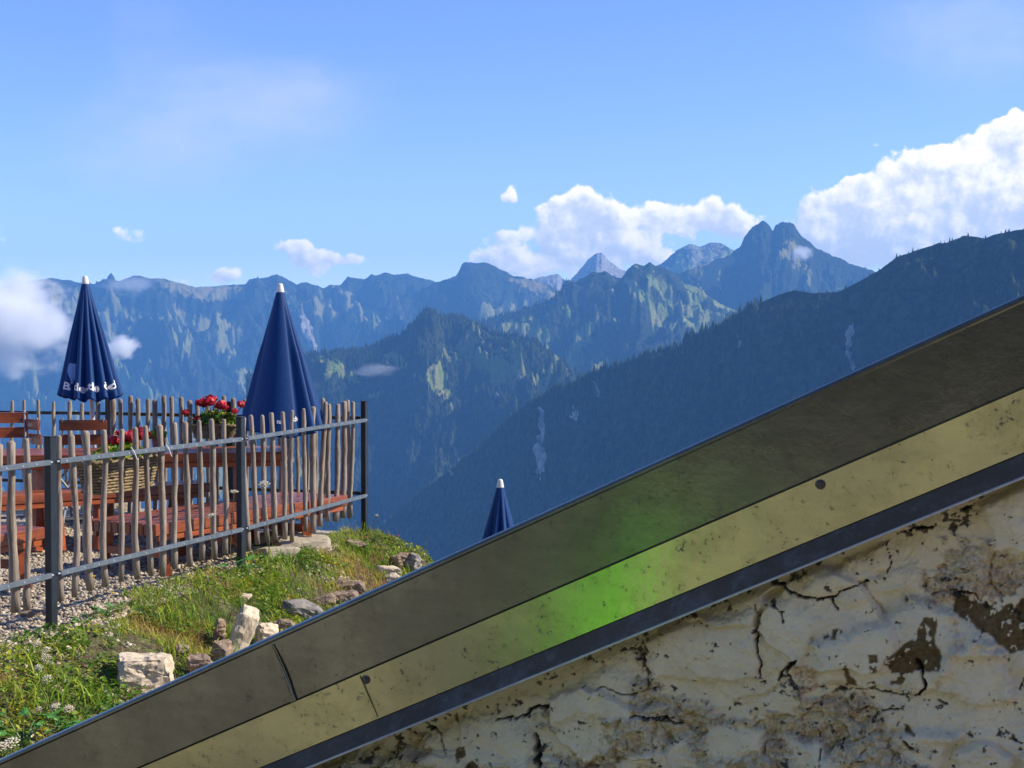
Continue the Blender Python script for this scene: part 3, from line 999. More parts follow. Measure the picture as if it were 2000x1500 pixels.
    cracks = [
        ([(1500, 1095 + 35), (1540, 1150), (1570, 1162), (1600, 1168), (1640, 1155), (1692, 1135)], 5.5), ([(1625, 1165), (1632, 1180), (1640, 1188)], 5), ([(1478, 1178), (1482, 1215), (1484, 1260), (1486, 1300), (1488, 1325)], 3.6),
        ([(1522, 1325), (1545, 1300), (1556, 1280)], 6), ([(1545, 1300), (1545, 1325)], 3.5), ([(1265, 1278), (1262, 1300), (1268, 1335)], 3.2), ([(1350, 1195), (1400, 1178), (1450, 1160)], 3.5),
        ([(1795, 1293), (1808, 1315), (1810, 1335), (1790, 1352)], 4.2), ([(1700, 1345), (1760, 1360), (1845, 1372)], 2.6), ([(1720, 1390), (1755, 1388)], 3.5), ([(1870, 1155), (1900, 1165), (1925, 1180)], 2.8),
        ([(1610, 1350), (1660, 1350), (1700, 1345)], 2.2), ([(975, 1410), (1010, 1400), (1052, 1390), (1068, 1385)], 6.5), ([(1045, 1440), (1052, 1460), (1056, 1490)], 6.5), ([(1290, 1400), (1320, 1418)], 3.5), ([(1730, 1060), (1735, 1090), (1735, 1115)], 2.6),
        ([(1515, 1180), (1530, 1195), (1535, 1215)], 3), ([(1960, 1444), (1995, 1452)], 3), ([(1140, 1345), (1180, 1340), (1240, 1350)], 2.0), ([(1770, 1445), (1785, 1460)], 4), ([(1590, 1430), (1598, 1500)], 1.6), ([(1615, 1420), (1650, 1470)], 1.8),
        ([(1340, 1200), (1300, 1218), (1240, 1240)], 2.6), ([(1860, 1010), (1880, 1000), (1905, 985)], 5), ([(1760, 1035), (1820, 1030)], 3.4), ([(820, 1400), (850, 1440), (860, 1470)], 3.2), ([(900, 1370), (940, 1355)], 3), ([(1235, 1400), (1310, 1400)], 2.0),
        ([(1985, 1300), (1998, 1330), (1985, 1360)], 3.2), ([(1640, 1500), (1655, 1480), (1648, 1450)], 1.8),
    ]
    crack = np.zeros(H.shape)
    halo = np.zeros(H.shape)
    for pts, w in cracks:
        d = seg(pts)
        wv = np.clip(.78 * w * (.62 + .9 * n_mid + .5 * n_hi), .05, None)
        crack = np.maximum(crack, 1 - sstep(d, wv * .55, wv * 1.15))
        halo = np.maximum(halo, 1 - sstep(d, 0, w * 7))
    # dark grains where the plaster has crumbled, mostly along cracks and under the verge
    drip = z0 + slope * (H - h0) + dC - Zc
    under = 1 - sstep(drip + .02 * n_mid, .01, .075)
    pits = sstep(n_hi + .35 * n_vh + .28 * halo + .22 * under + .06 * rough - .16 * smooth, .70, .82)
    crumbs = sstep(n_hi * .8 + .6 * n_vh + .2 * n_mid, .35, .7) * rough
    # bare brown patches where paint and plaster have come off
    lace = fbm(H * 60, Zc * 50, 12.5, 3, .6)
    brown = np.zeros(H.shape)
    for pts, k in (([(1795, 1225), (1805, 1203), (1830, 1205), (1828, 1245), (1838, 1270), (1840, 1300), (1820, 1312), (1790, 1310), (1760, 1338), (1738, 1335), (1740, 1300), (1722, 1292), (1750, 1270), (1780, 1250)], 1.0),
                   ([(1866, 1165), (1890, 1170), (1925, 1185), (1960, 1190), (2010, 1165), (2010, 1268), (1975, 1275), (1930, 1235), (1890, 1210), (1862, 1195)], 1.3), ([(1648, 1290), (1662, 1285), (1660, 1318), (1674, 1328), (1670, 1340), (1655, 1335)], 1.0),
                   ([(1702, 1275), (1718, 1273), (1716, 1310), (1704, 1308)], 1.0), ([(1692, 1333), (1712, 1325), (1712, 1345), (1698, 1345)], .9), ([(1730, 1243), (1738, 1246), (1734, 1262)], .9), ([(1632, 1228), (1650, 1230), (1640, 1240), (1633, 1240)], 1.2),
                   ([(892, 1462), (905, 1458), (905, 1475), (895, 1482)], 1.2), ([(912, 1492), (930, 1485), (932, 1505), (905, 1505)], 1.2), ([(1755, 1410), (1780, 1420), (1790, 1432), (1770, 1430), (1755, 1420)], 1.2), ([(885, 1405), (890, 1400), (894, 1412)], 1.1)):
        q = poly_mask(PX + .6 * wx, PY + .6 * wy, pts, 2.2, 2.5 * n_hi + (k - 1) * 8)
        brown = np.maximum(brown, q * (1 - sstep(lace, .22 + .5 * (k - .9), .30 + .5 * (k - .9))))
    pink = sstep(fbm(H * 8, Zc * 9, 22.5, 5, .65), .18, .5) * rough
    pink = np.maximum(pink, inpoly([(1555, 1300), (1580, 1290), (1600, 1320), (1602, 1350), (1560, 1360)], 4))
    grey = sstep(fbm(H * 6, Zc * 7, 31.5, 5, .6) + .3 * n_hi, .1, .6)
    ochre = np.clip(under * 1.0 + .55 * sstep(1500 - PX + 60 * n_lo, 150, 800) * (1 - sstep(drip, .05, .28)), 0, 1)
    chunk = .017 * h_big * sstep(e_big, .02, .10) - .013 * (1 - sstep(e_big, .0, .10)) * (1 - .6 * smooth)
    chunk = chunk + rough * (.010 * h_mid + .006 * sstep(e_mid, 0, .25) + .0045 * h_sm * sstep(e_sm, .0, .3))
    flake = sstep(fbm(H * 20, Zc * 24, 51.5, 5, .6), .16, .19) * (1 - rough)
    chunk = chunk - .0018 * flake
    disp = chunk + prof + .010 * n_mid * (.55 + 1.3 * rough) + rough * (.010 * n_hi + .0030 * n_vh + .006 * np.abs(n_mid)) + (1 - rough) * .0014 * n_hi
    disp = disp - .018 * crack - .0045 * pits - .0022 * brown - .006 * rough
    mute = sstep(drip, .0, .03)
    disp = disp * mute - .012 * (1 - mute)
    Xd = X + GN[0] * disp
    Yd = Y + GN[1] * disp
    me = np_mesh('gable_wall', np.stack([Xd, Yd, Zc], -1).reshape(-1, 3), grid_quads(len(zs), len(hs)),
                 attrs={'rough': rough, 'dirt': np.clip(np.maximum(crack, pits * .9), 0, 1), 'brown': brown, 'pink': pink, 'grey': grey, 'ochre': ochre, 'crumb': crumbs})
    link('gable_wall', me, M['wall'], hut, smooth=True)
    # the rest of the hut: far gable half, side walls and roof behind the verge
    rd = MB()
    depth = 2.6

    def pt(h, z, back):
        return (GP[0] + GA[0] * h - GN[0] * back, GP[1] + GA[1] * h - GN[1] * back, z)
    zl, zh = z0 + slope * (lo - h0), z0 + slope * (hi - h0)
    hr2 = hi + .9  # unseen end cut short so sunlight reaches the ground before the wall
    zr = zh - slope * .9
    rd.add([pt(lo, zl + .010, .02), pt(hi, zh + .010, .02), pt(hi, zh + .010, depth), pt(lo, zl + .010, depth),
            pt(lo, zl - .05, .02), pt(hi, zh - .05, .02), pt(hi, zh - .05, depth), pt(lo, zl - .05, depth)],
           [(0, 1, 2, 3), (7, 6, 5, 4), (0, 4, 5, 1), (2, 6, 7, 3), (0, 3, 7, 4), (1, 5, 6, 2)])
    rd.add([pt(hi + .002, zh + .010, .02), pt(hr2, zr + .010, .02), pt(hr2, zr + .010, depth), pt(hi + .002, zh + .010, depth),
            pt(hi + .002, zh - .05, .02), pt(hr2, zr - .05, .02), pt(hr2, zr - .05, depth), pt(hi + .002, zh - .05, depth)],
           [(0, 1, 2, 3), (7, 6, 5, 4), (0, 4, 5, 1), (2, 6, 7, 3), (0, 3, 7, 4), (1, 5, 6, 2)])
    rd.build('roof', M['verge'], hut)
    sw = MB()
    sw.add([pt(lo + .25, zl + .03, BK + .004), pt(lo + .25, -2.4, BK + .004), pt(lo + .25, -2.4, depth - .2), pt(lo + .25, zl + .03, depth - .2)], [(0, 1, 2, 3)])
    sw.add([pt(hr2 - .25, zr + .03, BK + .004), pt(hr2 - .25, -2.4, BK + .004), pt(hr2 - .25, -2.4, depth - .2), pt(hr2 - .25, zr + .03, depth - .2)], [(3, 2, 1, 0)])
    sw.add([pt(hi + .001, zh - .06, BK), pt(hi + .001, -2.4, BK), pt(hr2 - .25, -2.4, BK), pt(hr2 - .25, zr + .03, BK)], [(0, 1, 2, 3)])
    sw.add([pt(lo + .25, zl + .03, depth - .2), pt(lo + .25, -2.4, depth - .2), pt(hr2 - .25, -2.4, depth - .2), pt(hr2 - .25, zr + .03, depth - .2), pt(hi, zh - .06, depth - .2)], [(0, 1, 2, 3, 4)])
    sw.build('side_wall', M['plaster'], hut)


def metal_mat(name, c, c2, rough, metal, dirt, dirtc):
    m = bpy.data.materials.new(name)
    m.use_nodes = True
    t = NT(m.node_tree)
    pos = t.node('ShaderNodeNewGeometry').outputs['Position']
    n = t.noise(pos, 2.2, 6, .6)
    sp = t.noise(pos, 55, 6, .7)
    sp2 = t.noise(pos, 10, 5, .65)
    st = t.noise(t.mapping(pos, (1, 1, 5)), 9, 5, .6)
    col = t.mix(t.ss(t.math('ADD', n, t.math('MULTIPLY', st, .3)), .4, .85), rgb(*c), rgb(*c2))
    dm = t.math('MULTIPLY', t.ss(sp, .58, .72), t.ss(sp2, .42, .62))
    dm = t.math('MULTIPLY', dm, dirt)
    grain = t.noise(pos, 260, 3, .7)
    col = t.mix(t.math('MULTIPLY', t.ss(grain, .5, .75), .35), col, rgb(*[x * .6 for x in c]))
    film = t.math('MULTIPLY', t.ss(t.math('ADD', sp2, t.math('MULTIPLY', sp, .5)), .68, .95), .45)
    col = t.mix(film, col, rgb(*[.35 * x + .65 * y for x, y in zip(c, dirtc)]))
    col = t.mix(dm, col, rgb(*dirtc))
    bs = t.node('ShaderNodeBsdfPrincipled')
    t.link(col, bs.inputs['Base Color'])
    t.link(t.math('MULTIPLY_ADD', n, .16, rough - .08), bs.inputs['Roughness'])
    t.link(t.math('MULTIPLY', t.math('SUBTRACT', 1.0, dm), metal), bs.inputs['Metallic'])
    b = t.node('ShaderNodeBump'); b.inputs['Strength'].default_value = .12; b.inputs['Distance'].default_value = .004
    t.link(t.math('ADD', sp, t.math('MULTIPLY', sp2, 2)), b.inputs['Height'])
    t.link(b.outputs[0], bs.inputs['Normal'])
    o = t.node('ShaderNodeOutputMaterial'); t.link(bs.outputs[0], o.inputs[0])
    return m


M['verge'] = metal_mat('weathered_sheet', (.25, .256, .185), (.145, .15, .115), .27, .92, .8, (.06, .05, .035))  # darker than the lower sheet, dim reflection put into the base colour
M['verge_low_lit'] = metal_mat('weathered_sheet_low_lit', (.52, .53, .265), (.355, .365, .22), .21, .92, 2.2, (.10, .085, .05))  # yellow, brighter than the upper sheet: reflected sunlit ground put into the colour
M['drip'] = metal_mat('drip_sheet', (.085, .063, .036), (.062, .048, .030), .7, .0, .6, (.2, .2, .2))
M['edge_highlight'] = metal_mat('drip_lip_highlight', (.55, .54, .5), (.42, .41, .38), .4, .3, .6, (.1, .09, .08))  # pale metal paints the highlight along the drip edge and joint
M['screw'] = mat('old_screw', (.16, .13, .09), (.08, .065, .045), rough=.5, metal=.6, scale=300)
M['plaster'] = mat('old_plaster', (.5, .45, .34), (.38, .33, .25), rough=.9, scale=4, bump=.6)


def wall_material():
    m = bpy.data.materials.new('peeling_whitewash')
    m.use_nodes = True
    t = NT(m.node_tree)
    pos = t.node('ShaderNodeNewGeometry').outputs['Position']
    n1 = t.noise(pos, 14, 6, .6)
    n2 = t.noise(pos, 120, 5, .65)
    paint = t.mix(t.ss(n1, .35, .65), rgb(.88, .735, .45), rgb(.79, .66, .41))
    paint = t.mix(t.math('MULTIPLY', t.attr('grey'), .4), paint, rgb(.78, .67, .44))
    rough = t.mix(t.ss(n2, .35, .65), rgb(.80, .64, .38), rgb(.50, .385, .21))
    col = t.mix(t.math('MULTIPLY', t.attr('rough'), .7), paint, rough)
    col = t.mix(t.math('MULTIPLY', t.attr('crumb'), .32), col, rgb(.16, .13, .10))
    col = t.mix(t.math('MULTIPLY', t.attr('pink'), t.ss(n2, .3, .65)), col, rgb(.50, .32, .17))
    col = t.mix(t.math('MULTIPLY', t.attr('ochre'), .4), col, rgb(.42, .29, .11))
    bare = t.mix(t.ss(n2, .4, .65), rgb(.135, .08, .026), rgb(.19, .13, .05))
    col = t.mix(t.attr('brown'), col, bare)
    col = t.mix(t.attr('dirt'), col, rgb(.04, .032, .022))
    bs = t.node('ShaderNodeBsdfPrincipled')
    t.link(col, bs.inputs['Base Color'])
    bs.inputs['Roughness'].default_value = .8
    bs.inputs['Specular IOR Level'].default_value = .3
    b = t.node('ShaderNodeBump'); b.inputs['Strength'].default_value = .9; b.inputs['Distance'].default_value = .006
    t.link(t.math('ADD', n2, n1), b.inputs['Height'])
    t.link(b.outputs[0], bs.inputs['Normal'])
    o = t.node('ShaderNodeOutputMaterial'); t.link(bs.outputs[0], o.inputs[0])
    return m


M['wall'] = wall_material()
build_hut()

# ------------------------------------------------------------------ fences
rnd = random.Random(11)


def stake_mesh(h, r, seed, taper=1.0):
    rr = random.Random(seed)
    n = 11
    pts, rad = [], []
    ax, ay = rr.uniform(-.012, .012), rr.uniform(-.012, .012)
    fx = rr.uniform(3, 7)
    ph = rr.uniform(0, 6)
    for i in range(n):
        f = i / (n - 1)
        pts.append((ax * math.sin(f * fx + ph) + rr.uniform(-.003, .003), ay * math.sin(f * fx * .8 + ph) + rr.uniform(-.003, .003), f * h))
        rad.append(r * (1.04 - .12 * f) * rr.uniform(.84, 1.14))
    pts.append((pts[-1][0] + rr.uniform(-.004, .004), pts[-1][1], h + r * rr.uniform(.35, .8)))
    rad.append(r * .60)
    mb = MB().tube(pts, rad, 9, squash=rr.uniform(.85, 1.05))
    return mb.mesh('stake')


def fence(name, label, A, U, posts, runs, stakes, rail_z, side, post_h, post_base, z_of, stake_off):
    """posts, stakes: distances along U from A; side: unit normal the rails lie on"""
    t = thing(name, label, 'fence', (A[0], A[1], 0), math.atan2(U[1], U[0]))
    sd = 1 if (-U[1] * side[0] + U[0] * side[1]) > 0 else -1      # local +y is left of U
    for i, d in enumerate(posts):
        z0 = z_of(d)
        mb = MB().box((d, 0, z0 + post_h[i] / 2 - .15), (.062, .045, post_h[i] + .3))
        mb.box((d, 0, z0 + post_h[i] + .002), (.066, .049, .006))
        mb.build('post', M['anthracite'], t)
    for (a, b, za, zb) in runs:
        for k, (dz) in enumerate(rail_z):
            p, q = Vector((a, sd * .028, za + dz)), Vector((b, sd * .028, zb + dz))
            d = (q - p); L = d.length
            rot = Matrix.Rotation(-math.atan2(d.z, d.x), 4, 'Y').to_3x3()
            mb = MB().box((p + q) / 2, (L, .022, .030), rot)
            rail = mb.build('rail', M['rail'] if name == 'stake_fence' else M['anthracite'], t)
            sm = MB().tube([(0, 0, 0), (0, sd * .003, 0)], [.0065, .005], 8).mesh('screw')
            for s in stakes:
                if a < s[0] < b:
                    f = (s[0] - a) / (b - a)
                    c = p + d * f + Vector((rnd.uniform(-.004, .004), sd * .011, 0))
                    link('screw', sm, M['zinc'], rail).location = c
            # end bolt
            for e, sg in ((p, -1), (q, 1)):
                MB().tube([e + Vector((-sg * .012, 0, 0)), e + Vector((sg * .022, 0, 0))], .007, 8).build('bolt', M['zinc'], rail)
    for k, (d, zb, h, r, *ln) in enumerate(stakes):
        o = link('stake', stake_mesh(h, r, 100 + k + int(d * 10)), M['stake'], t, smooth=True)
        o.location = (d, stake_off * sd, zb)
        o.rotation_euler = (rnd.uniform(-.015, .015), ln[0] if ln else rnd.uniform(-.022, .022), 0)
    return t


def along(A, U, px, py, off=0.0):
    """distance along the fence line at a picture column, and height of a picture row there"""
    d = ray(px, py)
    n = np.array([U[1], -U[0]])
    k = (A @ n + off) / (d.x * n[0] + d.y * n[1])
    q = Vector((0, 0, EYE)) + d * float(k)
    return float((np.array([q.x, q.y]) - A) @ U), q.z, q


def near_fence():
    A, U = FP1, FU
    tops = [(-75, 884), (-35, 872), (1, 866), (31, 862), (60, 857), (122, 850), (149, 848), (176, 843), (209, 839), (241, 837), (266, 834), (293, 831), (319, 829),
            (347, 826), (372, 824), (397, 820), (419, 819), (441, 817), (484, 814),
            (498, 811), (516, 809), (536, 805), (556, 803), (578, 800), (597, 798), (616, 795), (635, 785), (647, 790), (665, 789), (677, 784), (697, 783)]
    bots = [(-75, 1235), (-35, 1212), (4, 1205), (36, 1198), (62, 1192), (122, 1174), (155, 1168), (183, 1155), (213, 1147), (243, 1136), (275, 1134), (301, 1127), (326, 1128),
            (350, 1112), (376, 1108), (401, 1096), (424, 1092), (447, 1083), (487, 1078),
            (508, 1066), (527, 1058), (543, 1056), (562, 1055), (572, 1057), (601, 1039), (617, 1042), (633, 1028), (645, 1018), (661, 1017), (676, 1012), (690, 1008)]
    stakes = []
    for (tx, ty), (bx, by) in zip(tops, bots):
        d, zt, _ = along(A, U, tx, ty)
        d2, zb, _ = along(A, U, tx, by)
        db = along(A, U, bx, by)[0]
        stakes.append((db, zb, zt - zb - .012, rnd.choice((.0185, .0205, .0225, .025)) * rnd.uniform(.93, 1.07), math.atan2(d - db, zt - zb)))
    ps = [along(A, U, px, 900)[0] for px in (-160, 98, 470, 712)]
    ps[0] = -2.2
    heights = [1.09, along(A, U, 98, 853)[1], along(A, U, 470, 815)[1] + .12, along(A, U, 712, 784)[1] + .05]
    zo = lambda d: float(np.interp(d, ps, [0.0, 0.0, -.12, -.05]))
    zr = lambda px, py: along(A, U, px, py)[1]
    up = [zr(98, 902), zr(470, 857), zr(712, 820)]
    lo = [zr(98, 1122), zr(470, 1037), zr(712, 967)]
    rails = [(ps[0] + .04, ps[1] - .045, up[0], up[0]), (ps[1] + .045, ps[2] - .045, up[0], up[1]), (ps[2] + .045, ps[3] - .04, up[1], up[2])]
    gap = lo[0] - up[0]
    t = fence('stake_fence', 'weathered stake fence with grey steel rails and dark posts along the grass bank', A, U, ps, rails, stakes, [0, gap], FN, heights, 0, zo, -.024)
    # cable ties round the upper rail
    for px, py in ((250, 886), (318, 880)):
        d, z, q = along(A, U, px, py)
        mb = MB()
        mb.tube([(d - .04, -.048, z + .045), (d - .01, -.052, z + .01), (d + .02, -.05, z - .03), (d + .035, -.046, z - .04)], [.003, .0045, .0045, .003], 6)
        mb.build('cable_tie', M['tie'], t)


near_fence()


def back_fence():
    A, U = FP3, BU
    stakes = []
    cols = [0, 24, 52, 79, 109, 138, 166, 196, 222, 240, 255, 272, 288, 305, 322, 340, 356, 373, 391, 408, 425, 441, 463, 481, 498, 516, 533, 550, 567, 584, 601, 618, 637, 660, 684]
    for px in cols:
        d, zt, _ = along(A, U, px, 780 + rnd.uniform(-3, 4) + (0 if px < 620 else 4), .0)
        dd, zb, _ = along(A, U, px, 1008)
        stakes.append((d, zb - .03 + rnd.uniform(-.02, .03), zt - zb + .02, rnd.uniform(.018, .024) * (1.5 if px == 222 else 1)))
    ps = [along(A, U, px, 800)[0] for px in (450, 213)] + [along(A, U, -36, 800)[0]]
    pz = [along(A, U, 450, 785)[1], along(A, U, 213, 780)[1], along(A, U, -36, 780)[1]]
    zr = [along(A, U, 706, 817)[1], along(A, U, 450, 813)[1], along(A, U, 213, 808)[1], along(A, U, -36, 805)[1]]
    runs = [(.05, ps[0] - .04, zr[0], zr[1]), (ps[0] + .04, ps[1] - .04, zr[1], zr[2]), (ps[1] + .04, ps[2], zr[2], zr[3])]
    gap = along(A, U, 706, 964)[1] - zr[0]
    fence('rear_fence', 'weathered stake fence on dark rails at the far edge of the terrace', A, U, ps, runs, stakes, [0, gap], BN, pz, 0, lambda d: 0.0, -.024)


back_fence()


# ------------------------------------------------------------------ parasols
def text_mesh(body, size):
    cu = bpy.data.curves.new('lettering', 'FONT')
    cu.body = body
    cu.size = size
    cu.offset = size * .03
    cu.resolution_u = 3
    cu.align_x = 'CENTER'
    ob = bpy.data.objects.new('lettering', cu)
    COL.objects.link(ob)
    dg = bpy.context.evaluated_depsgraph_get()
    me = bpy.data.meshes.new_from_object(ob.evaluated_get(dg))
    bpy.data.objects.remove(ob)
    bm = bmesh.new(); bm.from_mesh(me)
    bmesh.ops.triangulate(bm, faces=bm.faces)
    for _ in range(2):
        bmesh.ops.subdivide_edges(bm, edges=[e for e in bm.edges if e.calc_length() > size * .08], cuts=1)
        bmesh.ops.triangulate(bm, faces=bm.faces)
    bm.to_mesh(me); bm.free()
    return me


def parasol(label, tip, length, rad, folds, smooth_dir, pole_end, seed, texts=(), flap=False, hem=.0):
    """a closed parasol: cloth hanging in folds from the white cap"""
    rr = random.Random(seed)
    base = Vector((tip.x + pole_end[0], tip.y + pole_end[1], pole_end[2]))
    t = thing('closed_parasol', label, 'parasol', base, 0, 'closed blue parasols')
    off = tip - base
    ax = (off).normalized()
    nth, nt = 220, 60
    amp = [rr.uniform(.6, 1.3) for _ in range(folds)]
    ph = [rr.uniform(-.12, .12) for _ in range(folds)]

    def radius(th, f):
        """th measured from the side facing the camera, to the right"""
        a = (th % (2 * math.pi)) / (2 * math.pi) * folds
        k = int(a) % folds
        u = a - int(a) + ph[k] * math.sin(math.pi * (a - int(a)))
        lobe = abs(math.sin(math.pi * u)) ** .75            # round lobes, sharp creases
        flat = 0.0
        if smooth_dir is not None:
            dth = (th - smooth_dir + math.pi) % (2 * math.pi) - math.pi
            flat = min(1.0, 1.08 * math.exp(-(dth / 1.12) ** 6))
        fold = (lobe - .62) * amp[k] * (.42 if smooth_dir is None else .6) * min(1, f * 2.2) * (1 - flat)
        core = .030 + (rad - .030) * f ** .96
        return core * (1 + fold)

    def hemz(th):
        return hem * math.sin(th * 2 + 1.0) + (.018 * math.sin(th * folds + 1.5) if smooth_dir is None else .008 * math.sin(th * 5))

    def point(th, f, k=1.0):
        r = radius(th, f) * k
        L = length + hemz(th) * f ** 4
        return off + Vector((math.sin(th) * r, -math.cos(th) * r, 0)) - ax * (.055 + (L - .055) * f)
    vs, fs = [], []
    for i in range(nt + 1):
        f = i / nt
        for j in range(nth):
            vs.append(point(2 * math.pi * j / nth, f))
    # the inside of the cloth, turned in at the hem
    for j in range(nth):
        vs.append(point(2 * math.pi * j / nth, 1.0, .955) + ax * .002)
    for j in range(nth):
        vs.append(point(2 * math.pi * j / nth, .72, .55))
    for i in range(nt + 2):
        for j in range(nth):
            j2 = (j + 1) % nth
            fs.append((i * nth + j, (i + 1) * nth + j, (i + 1) * nth + j2, i * nth + j2))
    me = bpy.data.meshes.new('canopy'); me.from_pydata(vs, [], fs); me.update()
    can = link('canopy', me, M['cloth'], t, smooth=True)
    cap = MB().tube([off - ax * .075, off - ax * .06, off - ax * .012, off, off + ax * .006], [.034, .033, .024, .020, .011], 18)
    cap.build('cap', M['white_plastic'], t, smooth=True)
    MB().tube([Vector((0, 0, -.02)), off - ax * .05], [.021, .021], 14).build('pole', M['pole'], t, smooth=True)
    st = MB()
    st.tube([(0, 0, 0), (0, 0, .05), (0, 0, .055)], [.23, .22, .20], 28)
    st.tube([(0, 0, .05), (0, 0, .34)], [.03, .027], 14)
    st.build('stand', M['concrete'], t)
    for (body, size, th0, f0) in texts:
        m2 = text_mesh(body, size)
        for v in m2.vertices:
            r = radius(th0, f0)
            th = th0 + v.co.x / r
            f = f0 - v.co.y / length
            p = point(th, f, 1.0)
            out = Vector((math.sin(th), -math.cos(th), .15)).normalized()
            v.co = p + out * .0035
        link('lettering', m2, M['lettering'], can)
    if flap:
        # a light blue print panel turned over between the folds
        mb = MB()
        g = []
        for i in range(9):
            f = .70 + .17 * i / 8
            w = .10 * math.sin(math.pi * min(1, .25 + i / 9)) + .02
            for j in range(5):
                th = flap + (j / 4 - .5) * w * 2.6
                g.append(point(th, f, 1.03 + .02 * math.sin(math.pi * j / 4)))
        q = [(i * 5 + j, i * 5 + j + 1, (i + 1) * 5 + j + 1, (i + 1) * 5 + j) for i in range(8) for j in range(4)]
        mb.add(g, q)
        mb.build('print_panel', M['cloth_light'], can, smooth=True)
    return t


tipA = at(166, 540, 13.35)
parasol('closed blue parasol with white lettering on its hem, at the rear fence', tipA, 1.09, .255, 13, None,
        (at(190, 900, 13.35).x - tipA.x, 0, .09), 4, texts=[('B', .10, -.68, .935), ('r', .07, -.42, .945), ('de', .10, -.14, .93), ('n', .05, .12, .92), ('tle', .10, .38, .92), ('öd', .10, .98, .92)], flap=-.55, hem=.02)
tipB = at(547, 555, 12.1)
parasol('widest closed blue parasol with a smooth front, behind the fence corner', tipB, 1.20, .305, 11, -.30, (.03, 0, .05), 8,
        texts=[('nat', .05, .10, .915), ('lich', .05, .50, .90)], hem=.03)
tipC = at(977, 937, 13.0)
parasol('tip of a closed blue parasol showing above the metal verge', tipC, 1.15, .27, 9, None, (.0, 0, tz(tipC.x, 13.0)), 15)


# ------------------------------------------------------------------ tables, benches, chairs
def oriented(a, b):
    """frame from point a to b on the ground plan"""
    d = Vector((b.x - a.x, b.y - a.y, 0))
    return math.atan2(d.y, d.x), d.length


def plank_table(name, label, cat, A, B, width, h, thick, legs, nplank, group=None, leg_kind='trestle', grooves=0, ang=None, mat_top='wood_red'):
    """A-B is the near long edge at ground level"""
    rz, L = oriented(A, B)
    g0 = A.z
    t = thing(name, label, cat, (A.x, A.y, g0), rz, group)
    w1 = width / nplank
    tb = MB()
    for i in range(nplank):
        tb.box((L / 2, w1 * (i + .5), h - thick / 2), (L, w1 - .005, thick))
    tb.build('tabletop' if cat == 'table' else 'seat', M[mat_top], t)
    ap = MB()
    ap.box((L / 2, .028, h - thick - .022), (L * .96, .03, .04))
    ap.box((L / 2, width - .028, h - thick - .022), (L * .96, .03, .04))
    ap.build('apron', M['wood_orange'], t)
    for f in legs:
        for y, s in ((.07, -1), (width - .07, 1)):
            mb = MB()
            mb.tube([(L * f, y + s * .05, 0), (L * f, y - s * .02, h - thick - .002)], [.048, .042], 4)
            mb.build('leg', M['wood_orange'], t)
        bar = MB()
        bar.box((L * f, width / 2, h * .42), (.045, width * .8, .06))
        bar.build('crossbar', M['wood_orange'], t)
    return t


def gp(px, py, h):
    """ground point below a picture point that lies h above terrace level"""
    d = ray(px, py)
    Y = (h - EYE) / d.z * d.y
    q = at(px, py, Y)
    return Vector((q.x, q.y, 0))


def lift(v, z):
    return Vector((v.x, v.y, z))


a, b = gp(-150, 896, .76), gp(562, 880, .79)
plank_table('long_table', 'long reddish brown wooden table set across the terrace behind the hanging flower basket', 'table', lift(a, .02), lift(b, .02), .72, .76, .075, (.09, .30, .47, .86), 5)
a, b = gp(-120, 976, .50), gp(413, 943, .50)
plank_table('long_bench', 'long dark topped bench standing parallel in front of the long table', 'bench', lift(a, .04), lift(b, .04), .34, .46, .075, (.08, .42, .90), 3)
a, b = gp(304, 1025, .38), gp(680, 967, .38)
plank_table('slatted_bench', 'wide slatted red brown bench close behind the fence with its end cut square', 'bench', lift(a, -.01), lift(b, -.01), .66, .39, .085, (.06, .42, .78), 11)
a, b = gp(-160, 1072, .40), gp(89, 1029, .40)
plank_table('short_bench', 'low brown bench cut off by the left picture edge beside the first dark post', 'bench', lift(a, -.02), lift(b, -.02), .40, .42, .085, (.2, .86), 3)


def chair(label, loc, rz, tall=.92, sit=True):
    t = thing('garden_chair', label, 'chair', loc, rz, 'folding garden chairs by the rear fence')
    k = tall / .88
    W = .40
    for i, (z, y) in enumerate(((.80, .235), (.68, .215))):
        mb = MB()
        n = 8
        vs = []
        for j in range(n + 1):
            x = -W / 2 + W * j / n
            c = -.018 * (1 - (2 * j / n - 1) ** 2)
            for (dy, dz) in ((-.009, -.045), (.009, -.045), (.009, .045), (-.009, .045)):
                vs.append((x, y - c + dy, z * k + dz + dy * .1))
        fs = [(0, 1, 2, 3), (n * 4 + 3, n * 4 + 2, n * 4 + 1, n * 4)]
        for j in range(n):
            for q in range(4):
                fs.append((j * 4 + q, j * 4 + (q + 1) % 4, (j + 1) * 4 + (q + 1) % 4, (j + 1) * 4 + q))
        mb.add(vs, fs)
        mb.build('back_slat', M['wood_red'], t)
    for i in range(5):
        mb = MB().box((0, -.17 + .082 * i, .455 * k), (W + .02, .07, .02))
        mb.build('seat_slat', M['wood_red'], t)
    for s in (-1, 1):
        mb = MB()
        mb.tube([(s * .17, .245, .86 * k), (s * .175, .20, .60 * k), (s * .18, .10, .42 * k), (s * .185, -.24, .0)], .011, 8)
        mb.tube([(s * .155, -.20, .44 * k), (s * .16, -.05, .30 * k), (s * .17, .27, .0)], .011, 8)
        mb.tube([(s * .17, -.21, .44 * k), (s * .17, .17, .44 * k)], .009, 8)
        mb.build('side_frame', M['chair_metal'], t)
    mb = MB()
    mb.tube([(-.17, .24, .03), (.17, .24, .03)], .008, 8)
    mb.tube([(-.185, -.22, .03), (.185, -.22, .03)], .008, 8)
    mb.build('foot_bar', M['chair_metal'], t)
    return t


